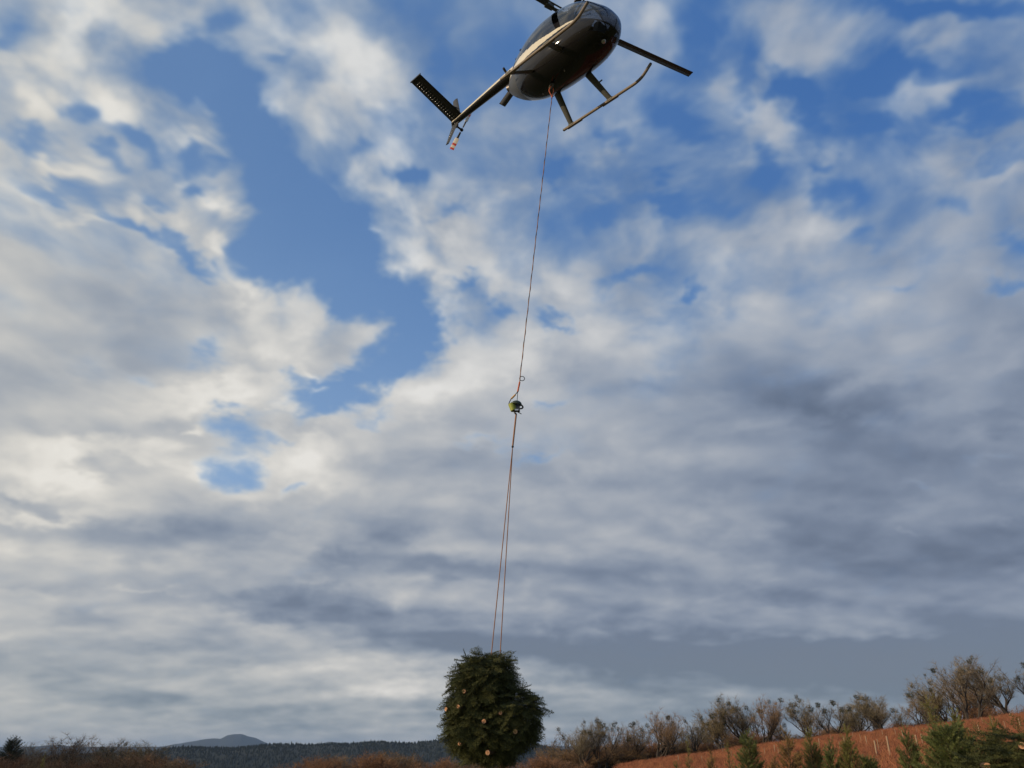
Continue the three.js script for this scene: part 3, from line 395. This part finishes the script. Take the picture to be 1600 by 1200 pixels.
{
  const L = [[rel(748, 1084), 0.43, 0.56, 0.55], [rel(742, 1128), 0.40, 0.38, 0.52], [rel(798, 1116), 0.41, 0.39, 0.55], [rel(772, 1142), 0.38, 0.30, 0.55], [rel(762, 1052), 0.34, 0.28, 0.42]];
  const E = [[725, 1080, -0.4, 0.1, 0.9, 0.50], [697, 1108, -0.7, 0, 0.75, 0.22], [716, 1104, -0.5, 0.1, 0.9, 0.50], [756, 1127, -0.2, 0, 1, 0.60], [782, 1114, 0.1, 0, 1, 0.60], [805, 1143, 0.1, -0.1, 1, 0.58], [718, 1162, -0.4, -0.1, 0.9, 0.46], [762, 1176, -0.35, -0.05, 0.9, 0.56], [820, 1105, 0.9, 0.2, -0.3, -0.1], [770, 1060, 0.5, 0.3, -0.7, -0.4], [735, 1120, -0.6, 0, -0.8, -0.45], [790, 1150, 0.4, -0.2, -0.9, -0.5], [810, 1170, 0.6, -0.4, 0.4, 0.1], [745, 1050, -0.4, 0.5, -0.4, -0.2]];
  firBundle('tree_bundle', 'dark green bundle of cut firs hanging from the ropes under the helicopter', 'tied bundles of cut firs', bundleCenter, L, E.map(([x, y, a, b, c, dz], i) => ({ at: rel(x, y, dz), dir: V(a, b, c), rad: 0.034 + 0.006 * Math.sin(i * 3) })), 7, 2700);
  const c2 = atRange(1606, 1196, 12.2), rl = (px, py, dz = 0) => atRange(px, py, 12.2 - dz).sub(c2);
  const L2 = [[rl(1602, 1212), 0.52, 0.52, 0.5], [rl(1566, 1238), 0.36, 0.58, 0.5], [rl(1650, 1225), 0.5, 0.66, 0.5], [rl(1596, 1300), 0.7, 0.75, 0.6]];
  firBundle('tree_bundle', 'green bundle of cut firs standing on the ground at the end of the fir row', 'tied bundles of cut firs', c2, L2, [[1597, 1165, -0.5, 0.1, 0.9, 0.42], [1543, 1197, -0.4, 0, 0.9, 0.42], [1630, 1190, 0.2, 0, 1, 0.5], [1580, 1240, -0.2, 0, 1, 0.5], [1620, 1270, 0, 0, 1, 0.5], [1600, 1230, 0.3, 0, -1, -0.4]].map(([x, y, a, b, c, dz]) => ({ at: rl(x, y, dz), dir: V(a, b, c), rad: 0.042 })), 17, 900);
}

// ---------------------------------------------------------------- helicopter (x forward, y up, z to its right; origin between the skids under the mast)
const heli = thing('helicopter', 'black helicopter with four rotor blades and a cream stripe, towing a line', 'helicopter', V(1.15, 16.205, -13.101));
heli.quaternion.setFromRotationMatrix(new THREE.Matrix4().makeBasis(V(0.6717, -0.1071, 0.733), V(0.1173, 0.9924, 0.0375), V(-0.7315, 0.0608, 0.6792))).normalize();
heli.updateMatrixWorld();
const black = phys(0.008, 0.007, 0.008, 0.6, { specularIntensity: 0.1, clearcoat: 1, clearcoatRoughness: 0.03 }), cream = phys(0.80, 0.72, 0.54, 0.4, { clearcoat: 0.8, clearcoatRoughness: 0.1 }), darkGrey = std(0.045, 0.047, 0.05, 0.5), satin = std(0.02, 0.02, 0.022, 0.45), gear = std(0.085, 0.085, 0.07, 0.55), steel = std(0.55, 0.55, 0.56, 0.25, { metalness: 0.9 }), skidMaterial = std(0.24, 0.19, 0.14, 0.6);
const glass = new THREE.MeshPhysicalMaterial({ color: new THREE.Color().setRGB(0.55, 0.58, 0.62), transmission: 1, thickness: 0, roughness: 0.03, ior: 1.5, side: THREE.DoubleSide });
const tinted = new THREE.MeshPhysicalMaterial({ color: new THREE.Color().setRGB(0.22, 0.23, 0.26), transmission: 1, thickness: 0, roughness: 0.03, ior: 1.5, side: THREE.DoubleSide });
const STATIONS = [   // x, half width, bottom, top
  [1.79, 0.0, 0.98, 0.98], [1.74, 0.20, 0.76, 1.18], [1.62, 0.35, 0.64, 1.38], [1.42, 0.48, 0.53, 1.60], [1.12, 0.60, 0.44, 1.90], [0.75, 0.675, 0.385, 2.14], [0.3, 0.70, 0.365, 2.30], [-0.2, 0.70, 0.37, 2.36], [-0.6, 0.66, 0.40, 2.34], [-1.0, 0.58, 0.48, 2.24], [-1.4, 0.44, 0.66, 2.10], [-1.72, 0.28, 0.90, 1.92], [-1.94, 0.13, 1.15, 1.66], [-2.02, 0.0, 1.38, 1.38]];
function station(t) {
  const n = STATIONS.length - 1, f = clamp(t) * n, i = Math.min(n - 1, Math.floor(f)), k = f - i, g = (j) => STATIONS[clamp(j, 0, n)], out = [];
  for (let c = 0; c < 4; c++) { const a = g(i - 1)[c], b = g(i)[c], d = g(i + 1)[c], e = g(i + 2)[c]; out.push(b + 0.5 * k * (d - a + k * (2 * a - 5 * b + 4 * d - e + k * (3 * (b - d) + e - a)))); }
  return out;
}
function hullPoint(t, s, swell = 0) {
  const [x, w, b, y1] = station(t), a = s * 2 * Math.PI, mid = lerp(b, y1, 0.44), cs = Math.cos(a), sn = Math.sin(a), e = cs > 0 ? 0.74 : 0.84;
  const c2 = Math.sign(cs) * Math.abs(cs) ** e, s2 = Math.sign(sn) * Math.abs(sn) ** e;
  return V(x, mid + (c2 > 0 ? (y1 - mid + swell) : (mid - b + swell)) * c2, (Math.max(w, 0) + swell) * s2);
}
const inDoorWindow = (p) => ((p.x - 0.50) / 0.40) ** 2 + ((p.y - 1.74) / 0.42) ** 2 < 1 && Math.abs(p.z) > 0.15;
const inWindshield = (p) => p.x > 0.98 && p.y > 0.74 + (1.74 - p.x) * 0.42 && Math.abs(p.z) > 0.022 && p.y < 1.95 && !(p.y > 1.02 && p.y < 1.05 && p.x < 1.4);
const inRoof = (p) => p.x > 0.12 && p.x < 0.94 && Math.abs(p.z) > 0.03 && Math.abs(p.z) < 0.46 && p.y > 1.7;
const inChin = (p) => p.x > 1.1 && p.y < 0.70 + (1.74 - p.x) * 0.42 && p.y > 0.56 + (1.74 - p.x) * 0.15 && Math.abs(p.z) > 0.12 && Math.abs(p.z) < 0.42;
const stripeLow = (x) => interp([[-2.0, 1.34], [-1.4, 1.20], [-0.9, 1.05], [-0.3, 0.99], [1.1, 1.0]], x), stripeTop = (x) => interp([[-2.0, 1.45], [-1.6, 1.42], [-0.97, 1.34], [0.2, 1.13], [1.1, 1.02]], x);
const inStripe = (p) => p.x < 1.1 && p.x > -1.75 && Math.abs(p.z) > 0.12 && p.y > stripeLow(p.x) && p.y < stripeTop(p.x);
const inEngineDoor = (p) => p.x < -1.28 && p.y < 1.5;
{
  const NU = 380, NV = 420, at = (u, v) => hullPoint(u, v), surf = (swell) => (u, v) => hullPoint(u, v, swell), is = (f) => (u, v) => f(at(u, v)), open = (p) => inDoorWindow(p) || inRoof(p) || inWindshield(p) || inChin(p);
  part('fuselage', grid(NU, NV, surf(0), is((p) => !open(p) && !inStripe(p) && !inEngineDoor(p))), black, heli);
  part('windshield', grid(NU, NV, surf(0), is((p) => inWindshield(p) && p.z > 0)), tinted, heli); part('windshield', grid(NU, NV, surf(0), is((p) => inWindshield(p) && p.z < 0)), tinted, heli);
  part('chin_window', grid(NU, NV, surf(0), is((p) => inChin(p) && p.z > 0)), tinted, heli); part('chin_window', grid(NU, NV, surf(0), is((p) => inChin(p) && p.z < 0)), tinted, heli);
  part('door_window', grid(NU, NV, surf(0), is((p) => inDoorWindow(p) && p.z > 0)), glass, heli); part('door_window', grid(NU, NV, surf(0), is((p) => inDoorWindow(p) && p.z < 0)), glass, heli);
  part('roof_window', grid(NU, NV, surf(0), is((p) => inRoof(p) && !inDoorWindow(p) && p.z > 0)), glass, heli); part('roof_window', grid(NU, NV, surf(0), is((p) => inRoof(p) && !inDoorWindow(p) && p.z < 0)), glass, heli);
  part('stripe', grid(NU, NV, surf(0.002), is((p) => inStripe(p) && p.z > 0)), cream, heli, 'cream painted stripe sweeping along the side'); part('stripe', grid(NU, NV, surf(0.002), is((p) => inStripe(p) && p.z < 0)), cream, heli);
  part('engine_door', grid(NU, NV, surf(-0.004), is((p) => inEngineDoor(p) && p.z > 0.006)), darkGrey, heli, 'grey rounded rear engine door'); part('engine_door', grid(NU, NV, surf(-0.004), is((p) => inEngineDoor(p) && p.z < -0.006)), darkGrey, heli, 'grey rounded rear engine door');
  // interior
  const box = (w, h, d, x, y, z) => new THREE.BoxGeometry(w, h, d).translate(x, y, z), seatM = std(0.06, 0.05, 0.045, 0.9);
  part('cabin_floor', box(1.9, 0.03, 1.0, 0.15, 0.66, 0), satin, heli);
  part('bulkhead', box(0.03, 1.2, 1.05, -0.45, 1.28, 0), satin, heli);
  for (const z of [-0.32, 0.32]) { part('seat', mergeGeometries([box(0.45, 0.12, 0.42, 0.45, 0.98, z), box(0.12, 0.55, 0.42, 0.20, 1.28, z)]), seatM, heli); }
  part('instrument_panel', mergeGeometries([box(0.16, 0.34, 0.30, 1.25, 1.02, 0), box(0.10, 0.5, 0.14, 1.22, 0.75, 0)]), satin, heli);
  // door hinges and latches
  for (const [x, y] of [[0.02, 1.52], [-0.12, 1.78], [-0.10, 1.35]]) for (const s of [-1, 1]) part('door_hinge', new THREE.ConeGeometry(0.035, 0.09, 3).rotateZ(1.2).translate(x, y, s * (0.70 - 0.08 * Math.abs(y - 1.1))), satin, heli);
  for (const [x, y] of [[-0.42, 1.70], [-0.55, 1.50]]) for (const s of [-1, 1]) part('door_handle', new THREE.CapsuleGeometry(0.008, 0.10, 3, 6).rotateZ(1.3).translate(x, y, s * (0.68 - 0.07 * (y - 1.1))), steel, heli);
  part('landing_light', new THREE.SphereGeometry(0.07, 16, 10).translate(1.40, 0.57, 0), steel, heli);
  part('drain', new THREE.CylinderGeometry(0.012, 0.012, 0.05, 8).translate(-0.7, 0.40, -0.1), steel, heli); part('drain', new THREE.CylinderGeometry(0.012, 0.012, 0.05, 8).translate(0.25, 0.355, 0.1), steel, heli);
  // mast fairing over the engine intake
  part('mast_fairing', grid(40, 32, (u, v) => { const x = lerp(0.55, -1.5, u), k = Math.sin(Math.PI * Math.pow(u, 0.8)), a = v * 2 * Math.PI; return V(x, 2.16 + 0.30 * k * Math.cos(a), 0.24 * k * Math.sin(a)); }), black, heli);
  part('mast', new THREE.CylinderGeometry(0.055, 0.075, 0.30, 12).translate(0, 2.42, 0), steel, heli);
  part('cargo_hook', mergeGeometries([new THREE.TorusGeometry(0.07, 0.018, 8, 16).translate(-0.29, 0.30, 0), new THREE.CylinderGeometry(0.03, 0.03, 0.12, 8).translate(-0.29, 0.38, 0)]), gear, heli);
  part('exhaust_nozzle', new THREE.CylinderGeometry(0.10, 0.085, 0.22, 16, 1, true).rotateZ(Math.PI / 2 - 0.25).translate(-1.98, 1.42, 0), std(0.18, 0.16, 0.14, 0.4, { metalness: 0.8 }), heli);
  // boom
  const boomAt = (u, v, grow = 0) => { const a = v * 2 * Math.PI, rad = lerp(0.19, 0.082, Math.pow(u, 0.9)) + grow, x = lerp(-1.05, -4.62, u), y = lerp(1.98, 1.78, u); return V(x, y + rad * Math.cos(a), rad * Math.sin(a)); };
  const side = (v) => Math.sin(v * 2 * Math.PI) > 0 ? v : 1 - v, inBoomSheen = (u, v) => u > 0.12 && side(v) > 0.205 && side(v) < 0.30;
  const boom = part('tail_boom', grid(60, 120, (u, v) => boomAt(u, v), (u, v) => !inBoomSheen(u, v)), black, heli);
  part('boom_sheen_stripe', grid(60, 120, (u, v) => boomAt(u, v, 0.001), inBoomSheen), cream, boom);  // cream stripe with the boom's sky reflection put into its colour
  part('boom_cap', new THREE.SphereGeometry(0.083, 16, 10).translate(-4.62, 1.78, 0), black, boom);
  part('position_light', new THREE.CapsuleGeometry(0.035, 0.09, 4, 10).rotateX(1.0).translate(-2.15, 2.02, 0.20), satin, boom);
  part('antenna', new THREE.CylinderGeometry(0.006, 0.004, 0.5, 6).rotateZ(0.9).translate(-1.5, 2.30, 0.12), satin, heli);
  for (const x of [-1.15, -1.45]) part('hinge', new THREE.BoxGeometry(0.05, 0.03, 0.06).translate(x, 1.78, 0.48 + 0.42 * (x + 1.15)), satin, heli);
}
function plate(p0, p1, c0, c1, thick, sweep0 = 0) {   // tapered aerofoil from p0 to p1, chord along x
  const up = p1.clone().sub(p0).normalize(), n = V(1, 0, 0).cross(up).normalize(), prof = [[0.5, 0], [0.42, 0.5], [0.2, 0.9], [-0.1, 0.8], [-0.5, 0.08], [-0.5, -0.08], [-0.1, -0.8], [0.2, -0.9], [0.42, -0.5], [0.5, 0]];
  const g = grid(prof.length - 1, 10, (u, v) => { const [a, b] = prof[Math.round(u * (prof.length - 1))], c = lerp(c0, c1, v); return p0.clone().lerp(p1, v).add(V(a * c, 0, 0)).addScaledVector(n, b * thick * 0.5); });
  const cap = (p, c, flip) => { const s = new Soup(); for (let i = 1; i < prof.length - 2; i++) { const q = (k) => p.clone().add(V(prof[k][0] * c, 0, 0)).addScaledVector(n, prof[k][1] * thick * 0.5); s.tri(q(0), q(i), q(i + 1)); } const e = s.geometry(); e.setAttribute('uv', new THREE.Float32BufferAttribute(new Float32Array(e.attributes.position.count * 2), 2)); return e; };
  return mergeGeometries([g.toNonIndexed(), cap(p0, c0), cap(p1, c1)]);
}
{
  const A = V(-4.40, 1.80, 0.06), B = V(-4.46, 2.19, 1.62), n = V(1, 0, 0).cross(B.clone().sub(A).normalize()).normalize(); if (n.y > 0) n.negate();
  const stab = part('stabilizer', plate(A, B, 0.50, 0.46, 0.045), satin, heli, 'slanted black horizontal stabilizer with bright rivets');
  const down = (f, c) => A.clone().lerp(B, f).add(V(c, 0, 0)).addScaledVector(n, 0.021);
  for (let i = 0; i < 17; i++) { const f = 0.06 + 0.84 * i / 16; part('bead', new THREE.CapsuleGeometry(0.009, 0.16, 3, 6).rotateZ(Math.PI / 2).translate(...down(f, -0.06).toArray()), satin, stab); part('rivet', new THREE.SphereGeometry(0.02, 10, 8).translate(...down(f, -0.10).toArray()), steel, stab); }
  part('end_cap', new THREE.BoxGeometry(0.48, 0.05, 0.02).translate(B.x, B.y, B.z + 0.012), satin, stab);
  part('upper_fin', plate(V(-4.45, 1.80, 0.0), V(-4.72, 2.74, 0.05), 0.36, 0.22, 0.05), satin, heli);
  const low = part('lower_fin', plate(V(-4.50, 1.78, 0.0), V(-4.76, 1.06, 0.0), 0.34, 0.16, 0.04), satin, heli);
  for (let i = 0; i < 9; i++) { const p = V(-4.50, 1.78, 0).lerp(V(-4.76, 1.06, 0), 0.12 + 0.78 * i / 8); part('rivet', new THREE.SphereGeometry(0.014, 10, 8).translate(p.x + 0.02, p.y, 0.020), steel, low); }
  part('brace_strut', pipe([V(-4.36, 1.97, 0.62), V(-4.55, 2.32, 0.03)], 0.018, 8, 1), satin, heli);
  part('tail_gearbox', new THREE.SphereGeometry(0.10, 16, 12).scale(1.2, 0.9, 1).translate(-4.64, 1.77, -0.06), satin, heli);
  const tr = part('tail_rotor', mergeGeometries([new THREE.CylinderGeometry(0.03, 0.03, 0.30, 10).rotateX(Math.PI / 2).translate(0, 0, 0.14), new THREE.SphereGeometry(0.055, 12, 8)]), satin, heli); tr.position.set(-4.64, 1.77, -0.32);
  const white = std(0.78, 0.74, 0.68, 0.4), red = std(0.6, 0.05, 0.03, 0.45);
  for (const s of [0, 1]) {
    const piv = part('tail_blade', plate(V(0, 0.08, 0), V(0, 0.28, 0), 0.06, 0.08, 0.03), satin, tr); piv.rotation.set(0, s ? 0.2 : -0.6, Math.PI - 0.58 + s * Math.PI, 'ZXY');
    for (const [y0, y1, m] of [[0.28, 0.45, white], [0.45, 0.52, red], [0.52, 0.60, white], [0.60, 0.66, red]]) part('blade_band', plate(V(0, y0, 0), V(0, y1, 0), 0.15, 0.15, 0.02), m, piv, m === red ? 'red band of the tail rotor blade' : 'white band of the tail rotor blade');
  }
}
// main rotor
{
  const hub = part('rotor_hub', mergeGeometries([new THREE.CylinderGeometry(0.13, 0.16, 0.12, 16), new THREE.BoxGeometry(0.62, 0.06, 0.12), new THREE.BoxGeometry(0.12, 0.06, 0.62)]), gear, heli); hub.position.set(0, 2.52, 0); hub.rotation.y = 1.28;
  for (let k = 0; k < 4; k++) {
    const az = -1.28 + k * Math.PI / 2, piv = new THREE.Group(); piv.name = 'rotor_blade'; piv.position.set(0, 2.52, 0); piv.rotation.set(0, -az, 0); heli.add(piv);
    const cone = 0.32 / 4.01, y = (x) => cone * x;
    const g = grid(8, 40, (u, v) => { const pr = [[0.25, 0], [0.15, 0.5], [-0.2, 0.45], [-0.75, 0], [-0.2, -0.3], [0.15, -0.4], [0.25, 0], [0.25, 0], [0.25, 0]][Math.round(u * 8)], x = lerp(0.62, 4.01, v); return V(x, y(x) + pr[1] * 0.025 + pr[0] * -0.01, pr[0] * 0.21); });
    part('blade', g, std(0.055, 0.06, 0.07, 0.5), piv);
    part('blade_grip', mergeGeometries([pipe([V(0.22, y(0.22), 0), V(0.70, y(0.7), 0)], 0.045, 8, 1), new THREE.BoxGeometry(0.22, 0.07, 0.14).translate(0.55, y(0.55), 0)]), gear, piv);
    part('damper', pipe([V(0.18, y(0.2), -0.13), V(0.72, y(0.72), -0.12)], 0.022, 8, 1), gear, piv);
    part('pitch_link', pipe([V(0.16, -0.28, 0.08), V(0.24, 0.02, 0.10)], 0.014, 6, 1), steel, piv);
  }
}
// landing gear
for (const s of [-1, 1]) {
  const z = 1.12 * s, sk = part('skid', pipe([V(-0.89, 0.04, z), V(-0.2, 0.04, z), V(0.6, 0.04, z), V(1.22, 0.04, z), V(1.52, 0.05, z), V(1.70, 0.12, z), V(1.93, 0.36, z)], 0.036, 12, 60), skidMaterial, heli);
  for (const [x, r] of [[-0.89, 0.037], [1.93, 0.037]]) part('skid_cap', new THREE.SphereGeometry(r, 12, 8).translate(x, x < 0 ? 0.04 : 0.36, z), satin, sk);
  part('wear_shoe', mergeGeometries([new THREE.BoxGeometry(0.5, 0.022, 0.06).translate(-0.5, 0.002, z), new THREE.BoxGeometry(0.5, 0.022, 0.06).translate(0.7, 0.002, z)]), skidMaterial, sk);
  for (const [xt, xb] of [[-0.58, -0.62], [0.44, 0.70]]) {
    const a = V(xt, 0.62, 0.46 * s), b = V(xb, 0.07, z - 0.02 * s), leg = part('leg', plate(a, b, 0.21, 0.15, 0.09), gear, heli);
    part('foot_fitting', new THREE.CylinderGeometry(0.05, 0.05, 0.16, 12).rotateZ(Math.PI / 2).translate(xb, 0.05, z), gear, leg);
    if (xt > 0) part('step', pipe([a.clone().lerp(b, 0.45), a.clone().lerp(b, 0.45).add(V(0.17, 0.02, 0))], 0.018, 8, 1), gear, leg);
  }
}

// ---------------------------------------------------------------- long line, remote hook, slings
{
  const hookAt = V(-0.29, 0.27, 0).applyMatrix4(heli.matrixWorld), eyeEnd = atRange(813, 586, LINE_RANGE), line = thing('long_line', 'long thin line with a twisted dark cord running down from the helicopter belly', 'line', hookAt);
  const L = (p) => p.clone().sub(hookAt), start = hookAt.clone().add(V(0, -0.42, 0)), dir = eyeEnd.clone().sub(start), len = dir.length(), d = dir.clone().normalize(), u = V(1, 0, 0).cross(d).normalize(), w = d.clone().cross(u);
  part('rope', pipe([L(start), L(eyeEnd)], 0.0085, 8, 60), ropeMaterial, line);
  const pts = []; for (let i = 0; i <= 420; i++) { const f = i / 420, a = f * len / 0.55 * 6.283, rr = 0.010; pts.push(L(start).addScaledVector(d, f * len).addScaledVector(u, Math.cos(a) * rr).addScaledVector(w, Math.sin(a) * rr)); }
  part('electric_cord', new THREE.TubeGeometry(new THREE.CatmullRomCurve3(pts), 840, 0.0045, 6), cordMaterial, line);
  part('sling_loop', pipe([V(0, 0.02, 0), V(-0.05, -0.10, 0.03), V(-0.055, -0.2, 0.03), V(0, -0.32, 0), L(start)], 0.012, 8, 30), orangeMaterial, line, 'orange sling loop at the belly hook');
  part('sling_loop', pipe([V(0.02, 0.02, 0), V(0.05, -0.12, 0.0), V(0.03, -0.24, 0.0), L(start)], 0.012, 8, 30), orangeMaterial, line);
  const e = L(eyeEnd), low = L(atRange(809, 612, LINE_RANGE));
  part('eye_loop', new THREE.TorusGeometry(0.05, 0.008, 6, 20).translate(e.x + 0.035, e.y - 0.08, e.z), cordMaterial, line);
  part('thimble', pipe([L(atRange(812, 597, LINE_RANGE)), low], 0.017, 8, 2), orangeMaterial, line, 'orange thimble at the end of the line'); part('rope_tail', pipe([e, L(atRange(812, 597, LINE_RANGE))], 0.010, 8, 2), ropeMaterial, line);

  const hp = atRange(806, 636, LINE_RANGE), hook = thing('remote_hook', 'yellow green remote cargo hook with black guard ring hanging in mid air', 'hook', hp), K = (px, py) => atRange(px, py, LINE_RANGE).sub(hp);
  const lime = std(0.32, 0.36, 0.05, 0.55), guard = std(0.035, 0.05, 0.03, 0.5);
  part('suspension_cable', pipe([K(809, 612), K(808, 626)], 0.007, 6, 1), cordMaterial, hook);
  part('dome', new THREE.SphereGeometry(0.11, 20, 10, 0, 6.2832, 0, Math.PI / 2).scale(1, 0.75, 1).translate(0.01, 0.05, 0), guard, hook);
  part('guard_ring', new THREE.TorusGeometry(0.125, 0.016, 8, 28).rotateX(Math.PI / 2).rotateZ(-0.28).translate(0.02, 0.03, 0), guard, hook);
  part('housing', new THREE.CylinderGeometry(0.075, 0.06, 0.15, 14).rotateZ(0.25).translate(-0.06, -0.02, 0.03), lime, hook, 'yellow green hook housing');
  part('hook_body', mergeGeometries([new THREE.BoxGeometry(0.12, 0.14, 0.10).translate(0.02, -0.03, 0.02), new THREE.TorusGeometry(0.045, 0.018, 8, 16, 4.6).translate(0.02, -0.115, 0.02)]), std(0.06, 0.06, 0.07, 0.4), hook);
  part('keeper_plate', new THREE.BoxGeometry(0.07, 0.03, 0.03).translate(0.015, -0.095, 0.07), steel, hook);
  part('connector_cord', pipe([K(809, 612), K(804, 618), K(799, 623), K(795, 632), K(797, 637)], 0.009, 8, 24), cordMaterial, hook);
  part('connector_plug', pipe([K(805, 617), K(799, 623)], 0.018, 8, 1), std(0.75, 0.42, 0.12, 0.6), hook, 'orange plug on the connector cord');
  part('trigger_arm', pipe([V(0.04, -0.12, 0.02), V(0.11, -0.16, 0.02)], 0.008, 6, 1), cordMaterial, hook);

  const knot = atRange(801, 698, LINE_RANGE), topSling = atRange(806.5, 647, LINE_RANGE), sl = thing('lifting_sling', 'reddish brown rope sling dropping from the remote hook round the fir bundle', 'sling', topSling), S = (p) => p.clone().sub(topSling);
  part('doubled_rope', pipe([S(topSling), S(knot)], 0.017, 8, 2), ropeMaterial, sl); part('knot', new THREE.SphereGeometry(0.024, 10, 8).translate(...S(knot).toArray()), cordMaterial, sl);
  for (const [x, y, dz] of [[767, 1030, -0.12], [781, 1030, 0.12]]) part('rope', pipe([S(knot), S(atRange(x, y, LINE_RANGE + dz))], 0.0085, 8, 40), ropeMaterial, sl);
}
renderer.render(scene, camera);
